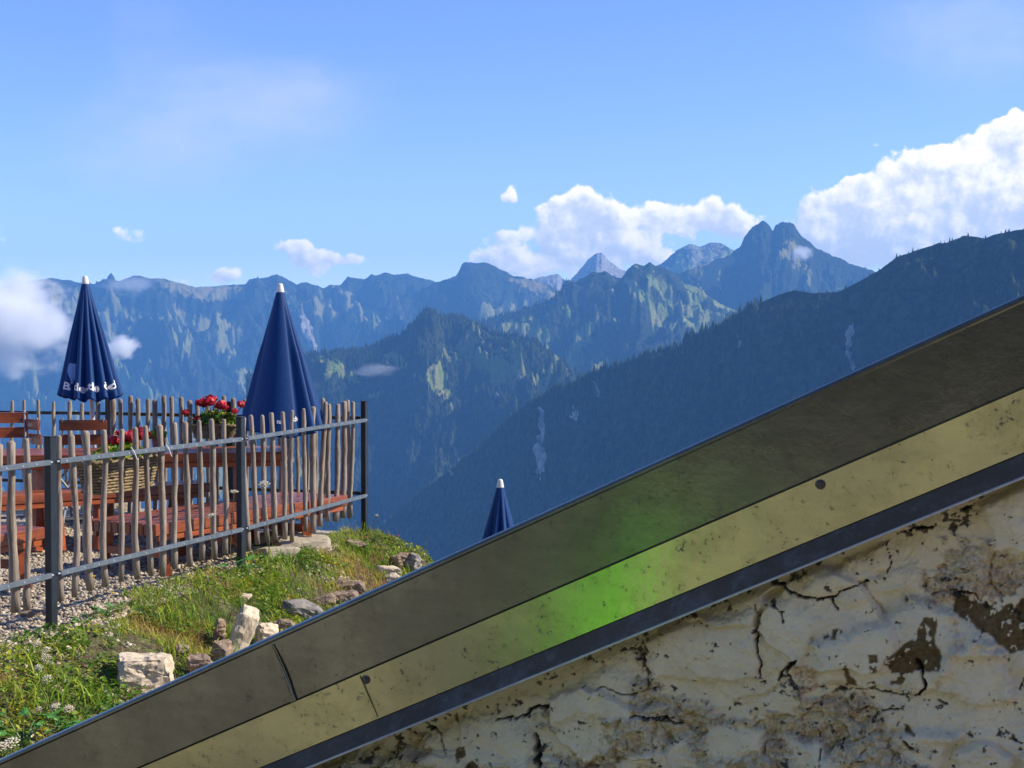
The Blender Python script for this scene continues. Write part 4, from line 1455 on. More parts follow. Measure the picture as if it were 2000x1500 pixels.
def chair_at(px, py, Y, rz, label, tall=.92):
    q = at(px, py, Y)
    chair(label, (q.x, q.y, q.z - .845 * tall / .88), rz, tall)


chair_at(171, 817, 13.0, math.pi + .12, 'red slatted folding chair seen square from behind near the lettered parasol')
chair_at(112, 816, 12.9, math.pi / 2 + 1.0 - .35, 'red slatted folding chair turned sideways between its two neighbours')
chair_at(8, 808, 12.5, .35, 'red slatted folding chair cut off by the left picture edge')


# ------------------------------------------------------------------ baskets, plants
def basket(label, c, rz, L, H, W, group):
    t = thing('wicker_basket', label, 'flower basket', c, rz, group)
    mb = MB()
    rows = 11
    n = 44
    for i in range(rows):
        f = i / (rows - 1)
        l, w = L * (.80 + .20 * f) / 2, W * (.75 + .25 * f) / 2
        pts = []
        for j in range(n):
            a = 2 * math.pi * j / n
            e = 4.0
            cx = math.copysign(abs(math.cos(a)) ** (2 / e), math.cos(a)) * l
            cy = math.copysign(abs(math.sin(a)) ** (2 / e), math.sin(a)) * w
            wv = .006 * (1 if (j + i) % 2 else -1)
            nx, ny = math.cos(a), math.sin(a)
            pts.append((cx + nx * wv, cy + ny * wv, H * f))
        pts.append(pts[0])
        mb.tube(pts, H / rows * .52, 6, cap=False)
    mb.build('woven_side', M['wicker'], t, smooth=True)
    pn = MB()
    pn.prism([(-L * .39, -W * .36), (L * .39, -W * .36), (L * .39, W * .36), (-L * .39, W * .36)], .0, .012)
    pn.prism([(-L * .46, -W * .42), (L * .46, -W * .42), (L * .46, W * .42), (-L * .46, W * .42)], H * .82, H * .86)
    pn.build('liner', M['rock_brown'], t)
    rim = MB()
    pts = []
    for j in range(n + 1):
        a = 2 * math.pi * j / n
        pts.append((math.copysign(abs(math.cos(a)) ** .5, math.cos(a)) * L / 2 * 1.02, math.copysign(abs(math.sin(a)) ** .5, math.sin(a)) * W / 2 * 1.04, H + .006 * math.sin(j * 2.2)))
    rim.tube(pts, .014, 7, cap=False)
    rim.build('rim', M['wicker'], t, smooth=True)
    return t


def leaf_cloud(n, size, seed, ext, base_z, shape=1.0, tint=(0, 1)):
    """many small leaf faces in an uneven mound"""
    rs = np.random.RandomState(seed)
    k = 6
    u = rs.normal(size=(n, 3)); u /= np.linalg.norm(u, axis=1)[:, None]
    r = rs.rand(n) ** .4
    c = u * r[:, None] * np.array(ext)
    lump = 1 + .35 * fbm(u[:, 0] * 1.8, u[:, 1] * 1.8, u[:, 2] * 1.8 + seed, 3)
    c = c * lump[:, None]
    c[:, 2] = np.abs(c[:, 2]) * 1.0 + base_z
    nrm = u * .6 + rs.normal(size=(n, 3)) * .5 + np.array([0, 0, .5])
    nrm /= np.linalg.norm(nrm, axis=1)[:, None]
    a = np.cross(nrm, rs.normal(size=(n, 3))); a /= np.linalg.norm(a, axis=1)[:, None]
    b = np.cross(nrm, a)
    s = size * (.6 + .8 * rs.rand(n))
    ang = np.arange(k) * 2 * np.pi / k
    prof = np.array([1.15, .85, .8, .95, .8, .85])
    V = c[:, None, :] + s[:, None, None] * prof[None, :, None] * (np.cos(ang)[None, :, None] * a[:, None, :] * 1.0 + np.sin(ang)[None, :, None] * b[:, None, :] * shape)
    V = np.concatenate([V, (c - nrm * s[:, None] * .22)[:, None, :]], 1)
    i0 = (np.arange(n) * (k + 1))[:, None]
    j = np.arange(k)
    tris = np.stack([i0 + j, i0 + (j + 1) % k, i0 + k + 0 * j], -1).reshape(-1, 3)
    tt = np.repeat(tint[0] + (tint[1] - tint[0]) * rs.rand(n), k + 1)
    return np_mesh('foliage', V.reshape(-1, 3), tris=tris, attrs={'tint': tt})


def blossom_mesh(r, seed, n=70):
    rs = np.random.RandomState(seed)
    k = 5
    u = rs.normal(size=(n, 3)); u /= np.linalg.norm(u, axis=1)[:, None]
    c = u * r * (.7 + .35 * rs.rand(n, 1)) * np.array([1.1, 1.1, .8])
    nrm = u + .5 * rs.normal(size=(n, 3)); nrm /= np.linalg.norm(nrm, axis=1)[:, None]
    a = np.cross(nrm, rs.normal(size=(n, 3))); a /= np.linalg.norm(a, axis=1)[:, None]
    b = np.cross(nrm, a)
    s = r * (.28 + .2 * rs.rand(n))
    ang = np.arange(k) * 2 * np.pi / k
    V = c[:, None, :] + s[:, None, None] * (np.cos(ang)[None, :, None] * a[:, None, :] + np.sin(ang)[None, :, None] * b[:, None, :])
    V = np.concatenate([V, (c + nrm * s[:, None] * .3)[:, None, :]], 1)
    i0 = (np.arange(n) * (k + 1))[:, None]
    j = np.arange(k)
    return np_mesh('blossom', V.reshape(-1, 3), tris=np.stack([i0 + j, i0 + (j + 1) % k, i0 + k + 0 * j], -1).reshape(-1, 3))


def geranium(label, c, rz, ext, seed, heads, n=900, size=.021, group='red geraniums'):
    """heads: world points of the blossom heads"""
    t = thing('geranium', label, 'geranium', c, rz, group)
    link('foliage', leaf_cloud(n, size, seed, ext, 0.0), M['leaf'], t)
    inv = Matrix.Rotation(-rz, 3, 'Z')
    st = MB()
    for i, (p, r) in enumerate(heads):
        q = inv @ (p - Vector(c))
        o = link('blossom', blossom_mesh(r, seed + i), M['petal'], t)
        o.location = q
        st.tube([(q.x * .5, q.y * .5, max(.0, q.z * .2)), (q.x * .8, q.y * .8, q.z * .65), (q.x, q.y, q.z - r * .5)], [.005, .004, .003], 5)
    st.build('stems', M['stem'], t)
    return t


# basket tied to the near fence
_, z, q = along(FP1, FU, 232, 955, -.20)
rzF = math.atan2(FU[1], FU[0])
cA = (q.x, q.y, z)
basket('wicker trough with red flowers tied to the near fence rail by two cable ties', cA, rzF, .76, .20, .24, 'wicker flower baskets')


def pt_off(px, py, off):
    return along(FP1, FU, px, py, off)[2]


geranium('red geranium growing in the wicker trough on the near fence', (q.x, q.y, z + .19), rzF, (.34, .10, .10), 3,
         [(pt_off(222, 860, -.2), .034), (pt_off(253, 852, -.2), .042), (pt_off(276, 848, -.2), .046), (pt_off(232, 846, -.16), .02), (pt_off(262, 866, -.22), .026), (pt_off(226, 868, -.2), .02)], n=800)
# basket on the far fence
_, z2, q2 = along(FP3, BU, 424, 855, -.16)
rzB = math.atan2(BU[1], BU[0])
cB = (q2.x, q2.y, z2)
basket('wicker basket of yellowish green leaves and red flowers on the rear fence', cB, rzB, .48, .115, .24, 'wicker flower baskets')
hb = [(362, 805, .03), (393, 786, .042), (408, 782, .05), (417, 779, .03), (432, 791, .045), (440, 796, .03), (472, 790, .035), (386, 819, .034), (459, 803, .028), (400, 790, .03), (365, 809, .02)]
geranium('large red geranium spreading over the basket on the rear fence', (q2.x, q2.y, z2 + .09), rzB, (.24, .12, .15), 13,
         [(along(FP3, BU, x, y, -.17 - .05 * (i % 3))[2], r) for i, (x, y, r) in enumerate(hb)], n=1100, size=.022)
# terracotta pot on the table
pp = at(309, 873, 12.15)
tp = thing('flower_pot', 'small terracotta pot standing on the long table', 'flower pot', (pp.x, pp.y, .78))
pm = MB()
pm.tube([(0, 0, 0), (0, 0, .10), (0, 0, .101), (0, 0, .125), (0, 0, .126), (0, 0, .10)], [.040, .052, .058, .060, .050, .046], 20)
pm.build('pot', M['terracotta'], tp, smooth=False)
geranium('little red flower with few leaves in the terracotta pot', (pp.x, pp.y, .88), 0, (.07, .06, .07), 31, [(at(308, 842, 12.15), .022), (at(318, 846, 12.15), .016)], n=120, size=.02)

# ------------------------------------------------------------------ stones
def rock_mesh(size, seed, boxy=.6, n=26, rough=.06, flat=None):
    rr = random.Random(seed)
    bm = bmesh.new()
    for i in range(n):
        p = Vector((rr.uniform(-1, 1), rr.uniform(-1, 1), rr.uniform(-1, 1)))
        m = max(abs(p.x), abs(p.y), abs(p.z))
        p = p.lerp(p / m, boxy) if m else p
        if boxy < .5:
            p = p.normalized() * rr.uniform(.8, 1)
        bm.verts.new((p.x * size[0] / 2, p.y * size[1] / 2, p.z * size[2] / 2))
    r = bmesh.ops.convex_hull(bm, input=bm.verts)
    bmesh.ops.delete(bm, geom=[v for v in bm.verts if not v.link_faces], context='VERTS')
    bmesh.ops.triangulate(bm, faces=bm.faces)
    lim = max(size) * .09
    for _ in range(3):
        es = [e for e in bm.edges if e.calc_length() > lim]
        if es:
            bmesh.ops.subdivide_edges(bm, edges=es, cuts=1)
            bmesh.ops.triangulate(bm, faces=bm.faces)
    for _ in range(1):
        bmesh.ops.smooth_vert(bm, verts=bm.verts, factor=.3, use_axis_x=True, use_axis_y=True, use_axis_z=True)
    bm.normal_update()
    co = np.array([v.co[:] for v in bm.verts]); no = np.array([v.normal[:] for v in bm.verts])
    sc = 5.0 / max(size)
    layer = fbm(co[:, 0] * sc * .6 + seed, co[:, 1] * sc * .6, co[:, 2] * sc * 2.2, 4, .6)
    d = rough * min(size) * (layer + .8 * (ridged(co[:, 0] * sc * .7, co[:, 1] * sc * .7, co[:, 2] * sc * .9 + seed, 4) - .5))
    d = np.clip(d, -.06 * min(size), .06 * min(size))
    co = co + no * d[:, None]
    for v, c in zip(bm.verts, co):
        v.co = c
    me = bpy.data.meshes.new('rock')
    bm.to_mesh(me); bm.free()
    return me


def rock(label, px, py, w, h, mt, seed, depth=None, rot=(0, 0, 0), boxy=.6, sink=.25, lift_h=None, rough=.08, n=26, y_off=0):
    """px, py: middle of the stone in the picture; w, h: its size there in pixels"""
    q = hit(px, py + h * .5 - h * sink, 0.01)
    s = q.y / F
    W, H = w * s, h * s
    D = depth or (W * .7)
    o = link('rock', rock_mesh((W, D, H * (1 + sink)), seed, boxy, n, rough), M[mt])
    c = at(px, py + h * sink * .5, q.y + D * .25 + y_off)
    o.location = c
    o.rotation_euler = rot
    return tag(o, label, 'rock', 'limestone rocks in the bank')


rock('big white squared block with a shaded left end, in the bank above the verge', 284, 1313, 104, 64, 'rock_white', 3, .22, (0, .03, .30), 1.0, .1, n=90, rough=.07)
rock('thin pale stone tucked under the big white squared block', 297, 1356, 74, 26, 'rock_white', 9, .2, (0, .05, -.2), .8, .1)
rock('small rounded brown stone on the earth right of the big white block', 355, 1270, 44, 30, 'rock_brown', 11, .12, (0, .1, .3), .45, .1)
rock('brown upright slab partly hidden by the verge beside the big white block', 392, 1312, 66, 66, 'rock_brown', 17, .16, (.1, 0, -.3), .9, .1)
rock('tall pointed white slab standing in the bank just above the bent verge joint', 474, 1234, 46, 112, 'rock_white', 23, .10, (.05, .30, .30), .9, .1, n=20)
rock('lower white slab leaning against the tall pointed white slab', 520, 1250, 44, 66, 'rock_white', 29, .12, (0, .12, .3), .85, .1)
rock('brown earth coloured stone beneath the tall white slab on its left', 432, 1280, 34, 62, 'rock_brown', 31, .12, (0, .1, -.2), .7, .1)
rock('grey layered rock tilted to the right above the verge', 592, 1197, 92, 42, 'rock_grey', 37, .16, (.1, .22, .2), .7, .15, rough=.16)
rock('flat grey brown rock with a dark undercut', 686, 1143, 56, 24, 'rock_brown', 41, .16, (.05, .06, .1), .6, .1)
rock('low brown rock lying under the flat undercut rock', 672, 1168, 62, 28, 'rock_brown', 43, .2, (0, -.15, .3), .6, .1)
rock('flat pale slab in the grass left of the corner post', 694, 1064, 42, 16, 'rock_brown', 47, .14, (.1, .15, .2), .8, .1)
rock('pale split rock lying on the verge near the bank edge', 758, 1115, 52, 20, 'rock_white', 53, .14, (.05, .15, .1), .8, .1)
rock('pale wedge of rock lower than the split rock, touching the verge', 768, 1133, 36, 26, 'rock_white', 59, .12, (0, -.3, .1), .7, .1)
rock('grey brown boulder at the top of the bank edge', 782, 1096, 42, 36, 'rock_brown', 61, .16, (.1, .1, .4), .6, .1)
rock('dark layered rock on the right end of the bank', 806, 1103, 34, 40, 'rock_grey', 67, .14, (.1, .5, .2), .7, .1, rough=.16)
rock('small white stone in the clover below the second post', 478, 1167, 28, 14, 'rock_white', 71, .08, (0, .1, .1), .6, .1)
rock('flat brown stone on the gravel beside the foot of the first post', 66, 1198, 50, 16, 'rock_brown', 73, .14, (0, .03, .1), .8, .2)
rock('little white stone above the undercut rock, upper of a pair', 667, 1118, 11, 9, 'rock_white', 79, None, (0, 0, .1), .4, .1)
rock('little white stone above the undercut rock, lower of a pair', 665, 1128, 11, 9, 'rock_white', 83, None, (0, 0, .7), .4, .1)


rock('thin brown slate standing on edge just left of the tall white slab', 428, 1238, 24, 62, 'rock_brown', 91, .10, (.05, .15, .2), .8, .1)
rock('broken brown stone under the left end of the grey layered rock', 552, 1222, 56, 28, 'rock_brown', 97, .14, (0, .2, .1), .7, .1)
rock('low ochre stone sunk in the clover left of the undercut rock', 636, 1172, 44, 22, 'rock_brown', 101, .12, (0, -.2, .2), .6, .1)


def slab(label, px, py, w, h, Y, rz, seed, size):
    o = link('stone_slab', rock_mesh(size, seed, 1.0, 40, .04), M['concrete'])
    q = at(px, py, Y)
    o.location = (q.x, q.y, tz(q.x, q.y) + size[2] * .30)
    o.rotation_euler = (0, 0, rz)
    return tag(o, label, 'stone slab')


slab('pale stone slab lying behind the fence under the slatted bench end', 588, 1040, 80, 30, 11.95, .55, 5, (.42, .34, .12))
slab('thin pale stone slab left of the other slab behind the second panel', 540, 1050, 60, 24, 11.45, .6, 8, (.30, .26, .10))
slab('long pale kerb stone on the gravel beyond the benches', 206, 986, 96, 18, 13.9, .05, 14, (.46, .16, .11))


# ------------------------------------------------------------------ gravel
def pebbles():
    rs = np.random.RandomState(21)
    A = FP1
    pts = []
    # inside the fence
    n = 26000
    d = rs.rand(n) * 6.6 - 2.6
    s = -(rs.rand(n) ** 1.5) * 2.8 + .12
    x = A[0] + FU[0] * d + FN[0] * s; y = A[1] + FU[1] * d + FN[1] * s
    pts.append(np.stack([x, y], 1))
    # spilling down the bank
    n = 9000
    d = rs.rand(n) * 7.2 - 2.4
    s = rs.rand(n) ** 1.3 * .95
    x = A[0] + FU[0] * d + FN[0] * s; y = A[1] + FU[1] * d + FN[1] * s
    keep = (fbm(x * 1.6, y * 1.6, 9.3, 4) > .20 + .1 * s) | ((d < -.1) & (s < .35))
    pts.append(np.stack([x, y], 1)[keep])
    p = np.concatenate(pts)
    w = (p[:, 0] - FP3[0]) * BN[0] + (p[:, 1] - FP3[1]) * BN[1]
    p = p[(w < .35) & (p[:, 1] > 5.8)]
    N = len(p)
    ico = np.array([(0, 0, 1), (.9, 0, .35), (.28, .85, .4), (-.72, .52, .3), (-.72, -.52, .45), (.28, -.85, .3), (.72, .5, -.4), (-.28, .85, -.4), (-.9, 0, -.4), (-.28, -.85, -.4), (.72, -.5, -.4)])
    fc = np.array([(0, 1, 2), (0, 2, 3), (0, 3, 4), (0, 4, 5), (0, 5, 1), (1, 6, 2), (2, 7, 3), (3, 8, 4), (4, 9, 5), (5, 10, 1), (2, 6, 7), (3, 7, 8), (4, 8, 9), (5, 9, 10), (1, 10, 6)])
    sz = .006 + .011 * rs.rand(N) ** 2.2
    sc = sz[:, None] * np.stack([.8 + .7 * rs.rand(N), .7 + .5 * rs.rand(N), .5 + .4 * rs.rand(N)], 1)
    V = ico[None] * (1 + .35 * (rs.rand(N, 11, 1) - .5)) * sc[:, None, :]
    a = rs.rand(N) * 6.28
    ca, sa = np.cos(a)[:, None], np.sin(a)[:, None]
    vx = V[..., 0] * ca - V[..., 1] * sa; vy = V[..., 0] * sa + V[..., 1] * ca
    z = terr(p[:, 0], p[:, 1])
    V = np.stack([vx + p[:, 0:1], vy + p[:, 1:2], V[..., 2] + z[:, None] + sc[:, 2:3] * .5], -1)
    tri = (np.arange(N) * 11)[:, None, None] + fc[None]
    me = np_mesh('gravel', V.reshape(-1, 3), tris=tri.reshape(-1, 3), attrs={'tint': np.repeat(rs.rand(N), 11)})
    tag(link('gravel', me, M['pebble']), 'loose pale gravel on the terrace and spilling down the bank', 'gravel', kind='stuff')


pebbles()


# ------------------------------------------------------------------ grass and ground plants
def strip_points(n, rs, smin, smax, dmin=-3.2, dmax=5.6):
    d = dmin + (dmax - dmin) * rs.rand(n)
    s = smin + (smax - smin) * rs.rand(n)
    x = FP1[0] + FU[0] * d + FN[0] * s
    y = FP1[1] + FU[1] * d + FN[1] * s
    return x, y, d, s


def blades(name, label, n, seed, hmin, hmax, width, mt, dens, smin, smax, droop=1.0, tint=(0, 1), levels=4, patch=1.3, cat='grass'):
    rs = np.random.RandomState(seed)
    x, y, d, s = strip_points(n, rs, smin, smax)
    w = (x - FP3[0]) * BN[0] + (y - FP3[1]) * BN[1]
    f = .22 * sstep(d, .5, 1.4) * (1 - sstep(s, .1, .5)) + fbm(x * patch, y * patch, seed + .4, 4) + .5 * fbm(x * 4, y * 4, seed + 2.4, 3)
    keep = (f + dens > 0) & (w < .5 + .8 * np.clip(s, 0, 1)) & (y > 5.5) & ~((d < .35) & (s < .20)) & ((d > 1.0) | (s > -.02))
    x, y, s, f = x[keep], y[keep], s[keep], f[keep]
    N = len(x)
    z = terr(x, y) - .006
    # clumps: neighbouring blades share height and hue
    cl = fbm(x * 6, y * 6, seed + 7.7, 2)
    hue = fbm(x * 1.5, y * 1.5, seed + 5.1, 3)
    h = (hmin + (hmax - hmin) * rs.rand(N) ** 1.6) * (1 + .7 * cl)
    a = rs.rand(N) * 6.28
    dx, dy = np.cos(a), np.sin(a)
    lean = droop * (.25 + rs.rand(N))
    wd = width * (.6 + .8 * rs.rand(N))
    sx, sy = -dy, dx
    V = []
    for k in range(levels):
        t = k / (levels - 1)
        off = lean * h * t ** 2
        zz = h * t * (1 - .35 * lean * t * t)
        cx, cy, cz = x + dx * off, y + dy * off, z + zz
        if k < levels - 1:
            ww = wd * (1 - .55 * t)
            V.append(np.stack([cx - sx * ww, cy - sy * ww, cz], 1))
            V.append(np.stack([cx + sx * ww, cy + sy * ww, cz], 1))
        else:
            V.append(np.stack([cx, cy, cz], 1))
    nv = len(V)
    V = np.stack(V, 1)
    i0 = (np.arange(N) * nv)[:, None]
    q = np.concatenate([i0 + np.array([[2 * k, 2 * k + 1, 2 * k + 3, 2 * k + 2]]) for k in range(levels - 2)])
    tr = i0 + np.array([[nv - 3, nv - 2, nv - 1]])
    tt = np.clip(tint[0] + (tint[1] - tint[0]) * np.clip(.50 + .75 * hue + .5 * (rs.rand(N) - .5), 0, 1), 0, 1)
    me = np_mesh(name, V.reshape(-1, 3), q, tr, attrs={'tint': np.repeat(tt, nv)})
    return tag(link(name, me, M[mt]), label, cat, kind='stuff')


blades('short_grass', 'short green and yellowing grass covering the bank', 95000, 31, .022, .075, .0024, 'grass', .14, -.24, 1.7)
blades('long_grass', 'longer arching grass blades in tufts on the bank', 12000, 37, .08, .17, .0040, 'grass', -.15, -.18, 1.5, droop=1.1, tint=(.05, .75), levels=5, patch=1.9)
blades('dry_grass', 'dry straw and brown stalks mixed into the bank grass', 11000, 43, .04, .14, .0015, 'straw', .02, .0, 1.6, droop=.7)


def ground_leaves(n, seed):
    rs = np.random.RandomState(seed)
    x, y, d, s = strip_points(n, rs, .0, 1.6)
    w = (x - FP3[0]) * BN[0] + (y - FP3[1]) * BN[1]
    f = fbm(x * 1.5, y * 1.5, seed + .4, 4)
    keep = (f > -.15) & (w < .4 + .8 * s) & (y > 5.5)
    x, y, f = x[keep], y[keep], f[keep]
    N = len(x)
    z = terr(x, y) + .008 + .04 * rs.rand(N)
    k = 6
    nrm = np.stack([rs.normal(size=N) * .45, rs.normal(size=N) * .45, np.ones(N)], 1)
    nrm /= np.linalg.norm(nrm, axis=1)[:, None]
    a = np.cross(nrm, rs.normal(size=(N, 3))); a /= np.linalg.norm(a, axis=1)[:, None]
    b = np.cross(nrm, a)
    r = .007 + .016 * rs.rand(N) ** 1.8
    ang = np.arange(k) * 2 * np.pi / k
    el = np.array([1.25, .8, .75, .9, .75, .8])
    c = np.stack([x, y, z], 1)
    V = c[:, None, :] + r[:, None, None] * el[None, :, None] * (np.cos(ang)[None, :, None] * a[:, None, :] + .8 * np.sin(ang)[None, :, None] * b[:, None, :])
    V = np.concatenate([V, (c - nrm * r[:, None] * .25)[:, None, :]], 1)
    i0 = (np.arange(N) * (k + 1))[:, None]
    j = np.arange(k)
    tr = np.stack([i0 + j, i0 + (j + 1) % k, i0 + k + 0 * j], -1).reshape(-1, 3)
    tt = np.clip(.2 + .55 * rs.rand(N) + .5 * fbm(x * 2.2, y * 2.2, 3.3, 3), 0, 1)
    me = np_mesh('clover', V.reshape(-1, 3), tris=tr, attrs={'tint': np.repeat(tt, k + 1)})
    tag(link('clover', me, M['leaf']), 'small round leaved ground cover between the grass', 'ground cover', kind='stuff')


ground_leaves(42000, 51)


def lobed_plant(label, px, py, n, size, seed, h=.06, group='broad leaved plants in the bank', mt='lobed', long=1.0):
    q = hit(px, py, h * .5)
    z = tz(q.x, q.y)
    t = thing('broad_leaf_plant', label, 'plant', (q.x, q.y, z), 0, group)
    rr = random.Random(seed)
    for i in range(n):
        a = rr.uniform(0, 6.28)
        L = rr.uniform(.5, 1) * h * 1.2
        tip = Vector((math.cos(a) * L * 1.1, math.sin(a) * L * 1.1, h * rr.uniform(.6, 1.3)))
        mb = MB()
        mb.tube([(0, 0, 0), tip * .6 + Vector((0, 0, .01)), tip], [.003, .002, .0015], 5)
        r = size * rr.uniform(.7, 1.2)
        ux = Vector((math.cos(a), math.sin(a), rr.uniform(-.3, .3))).normalized()
        uy = Vector((-math.sin(a), math.cos(a), rr.uniform(-.4, .4))).normalized()
        m = 21
        pts = []
        for k in range(m):
            b = -2.7 + 5.4 * k / (m - 1)
            rad = r * (.55 + .45 * abs(math.cos(b * 1.75)) ** .6) * (1 if abs(b) < 2 else .8)
            pts.append(tip + ux * (r * .2 + math.cos(b) * rad * long) + uy * math.sin(b) * rad + Vector((0, 0, -.25 * r * (math.sin(b) ** 2) + .004 * (k % 2))))
        base = len(mb.v)
        mb.add([tip] + pts, [(0, k + 1, k + 2) for k in range(m - 1)])
        mb.build('leaf', M[mt], t)
    return t


lobed_plant('bright green lobed plant growing at the gravel edge right of the first post', 212, 1198, 9, .034, 3, .06)
lobed_plant('small lobed plant between the first post and the larger lobed plant', 158, 1212, 6, .022, 5, .04)
lobed_plant('bright green leafy tuft touching the verge below the bank', 132, 1422, 12, .026, 7, .05)
lobed_plant('broad dark leaves at the foot of the second post', 505, 1092, 8, .030, 9, .06)
lobed_plant('long arching broad leaves in the lower left corner', 45, 1432, 9, .030, 11, .11, long=2.2)
lobed_plant('long pointed leaves crossing in front of the second post foot', 462, 1110, 7, .026, 13, .09, long=2.0)


def yarrow(label, px, py, h, rad, seed, lean=0.0, Y=None, tilt=.5, dry=False):
    rad *= .8
    if Y is None:
        q = hit(px, py, h)
    else:
        q = at(px, py, Y)
    bx, by = q.x - lean, q.y + .02
    z0 = tz(bx, by)
    t = thing('yarrow', label, 'wild flower', (bx, by, z0), 0, 'white yarrow flowers')
    top = q - Vector((bx, by, z0))
    rr = random.Random(seed)
    st = MB()
    st.tube([(0, 0, -.01), (top.x * .25 + rr.uniform(-.01, .01), top.y * .3, top.z * .4), (top.x * .7, top.y * .7, top.z * .75), top - Vector((0, 0, .008))], [.0028, .0024, .002, .0016], 5)
    for k in range(5):
        f = .3 + .13 * k
        p = Vector((top.x * f, top.y * f, top.z * f))
        a = rr.uniform(0, 6.28)
        st.tube([p, p + Vector((math.cos(a) * .03, math.sin(a) * .03, .02))], [.0018, .0008], 4)
    hd = MB()
    ti = Matrix.Rotation(rr.uniform(-.25, .25), 3, 'Y') @ Matrix.Rotation(tilt, 3, 'X')
    for k in range(30):
        a = k * 2.39996
        r = rad * math.sqrt((k + .5) / 30)
        p = top + ti @ Vector((r * math.cos(a) * rr.uniform(.9, 1.1), r * math.sin(a), -r * r / rad * .35 + rr.uniform(-.003, .003)))
        s = rad * rr.uniform(.13, .22)
        hd.tube([p - Vector((0, 0, s * .5)), p, p + Vector((0, 0, s * .45)), p + Vector((0, 0, s * .6))], [s * .45, s, s * .75, s * .2], 7)
        if k % 4 == 0:
            st.tube([top - Vector((0, 0, .02)), p - Vector((0, 0, s * .4))], [.0012, .001], 4)
    st.build('stem', M['stem'], t)
    hd.build('flower_head', M['yarrow'], t)
    return t


yarrow('yarrow head in front of the dark second post', 457, 958, .5, .036, 1, .03, 10.35, .2)
yarrow('largest yarrow head just right of the second post', 516, 944, .5, .048, 2, -.03, 10.6, .7)
yarrow('flat yarrow head before the slatted bench left of the second post', 410, 1005, .3, .036, 3, -.02, 10.0, .25)
yarrow('yarrow clump at the foot of the stakes right of the second panel middle', 616, 1050, .07, .034, 4)
yarrow('tiny yarrow head against the valley right of the corner post', 735, 1006, .2, .022, 5, .05, 12.9)
yarrow('highest yarrow of the group on the left bank', 71, 1256, .10, .03, 6)
yarrow('yarrow below the highest one on the left bank', 88, 1268, .10, .034, 7)
yarrow('nodding yarrow with a pinkish dry head on the left bank', 88, 1284, .08, .034, 8, tilt=.9)
yarrow('small flat yarrow beneath the nodding one', 99, 1293, .07, .02, 9)
yarrow('yarrow leaning left among the long grass of the bank', 74, 1303, .09, .028, 10, tilt=.8)
yarrow('slanting pair like yarrow head midway down the left bank', 90, 1325, .10, .038, 12, tilt=.7)
yarrow('yarrow head low on the bank over the dark hollow', 106, 1378, .10, .034, 13)
yarrow('yarrow head right of the one over the dark hollow', 134, 1382, .09, .034, 14)
yarrow('small yarrow left of the dark hollow', 76, 1383, .07, .02, 15)
yarrow('big pale yarrow in the lower left corner touching the verge', 20, 1448, .12, .05, 16)
yarrow('yarrow cut by the left picture edge in the lower corner', 2, 1455, .12, .036, 17)
yarrow('last small yarrow at the bottom left just above the verge', 5, 1484, .08, .022, 18)


def yellow_flower(label, px, py, Y, r):
    q = at(px, py, Y)
    z = tz(q.x, q.y)
    t = thing('yellow_flower', label, 'wild flower', (q.x, q.y, z), 0, 'small bright flowers')
    h = q.z - z
    MB().tube([(0, 0, 0), (.004, 0, h * .5), (0, 0, h)], [.002, .0016, .0014], 5).build('stem', M['stem'], t)
    mb = MB()
    for k in range(12):
        a = k * math.pi / 6
        c, s = math.cos(a), math.sin(a)
        mb.add([(0, 0, h), (c * r - s * r * .25, s * r + c * r * .25, h + r * .3), (c * r * 1.1, s * r * 1.1, h + r * .25), (c * r + s * r * .25, s * r - c * r * .25, h + r * .3)], [(0, 1, 2, 3)])
    mb.tube([(0, 0, h - .004), (0, 0, h), (0, 0, h + r * .35)], [r * .3, r * .5, r * .3], 8)
    return mb, t


for lab, px, py, Y, r, c in (('yellow hawkweed flower before the third stake from the first post', 183, 1126, 8.9, .014, 'y'), ('lower yellow hawkweed flower on the gravel', 221, 1158, 8.9, .013, 'y'),
                             ('pink thistle like flower on the bank edge against the valley', 778, 1046, 12.9, .014, 'p'), ('dry brown seed head on a thin stalk over the bank edge', 832, 1050, 12.8, .012, 'b')):
    mb, t = yellow_flower(lab, px, py, Y, r)
    mt = {'y': mat('yellow_petals', (.75, .45, .01), rough=.6), 'p': mat('pink_petals', (.55, .08, .14), rough=.6), 'b': mat('dry_seed_head', (.13, .07, .03), rough=.8)}[c]
    mb.build('petals', mt, t)


# ------------------------------------------------------------------ unseen props added for reflections in the verge
def lodge():  # unseen wall, added so the upper verge reflects something dark
    t = thing('unseen_lodge', 'unseen dark lodge wall added behind the photographer for the verge to reflect', 'lodge', (-7, -13, 0))
    mb = MB()
    mb.prism([(-16, -5), (16, -5), (16, 0), (-16, 0)], -.5, 6.5)
    mb.build('wall', mat('shingles', (.07, .055, .04), (.045, .036, .028), rough=.8, scale=3), t)
    rf = MB()
    rf.add([(-17, .8, 6.3), (17, .8, 6.3), (17, -2.5, 9), (-17, -2.5, 9), (-17, -5.8, 6.3), (17, -5.8, 6.3)], [(0, 1, 2, 3), (3, 2, 5, 4)])
    rf.build('roof', mat('roof_sheet', (.06, .05, .045), rough=.6), t)
    for x in range(-12, 14, 6):
        w = MB().box((x, .02, 2.2), (1.4, .08, 1.3))
        w.build('window', mat('window_frame', (.3, .27, .2), rough=.5), t)


lodge()


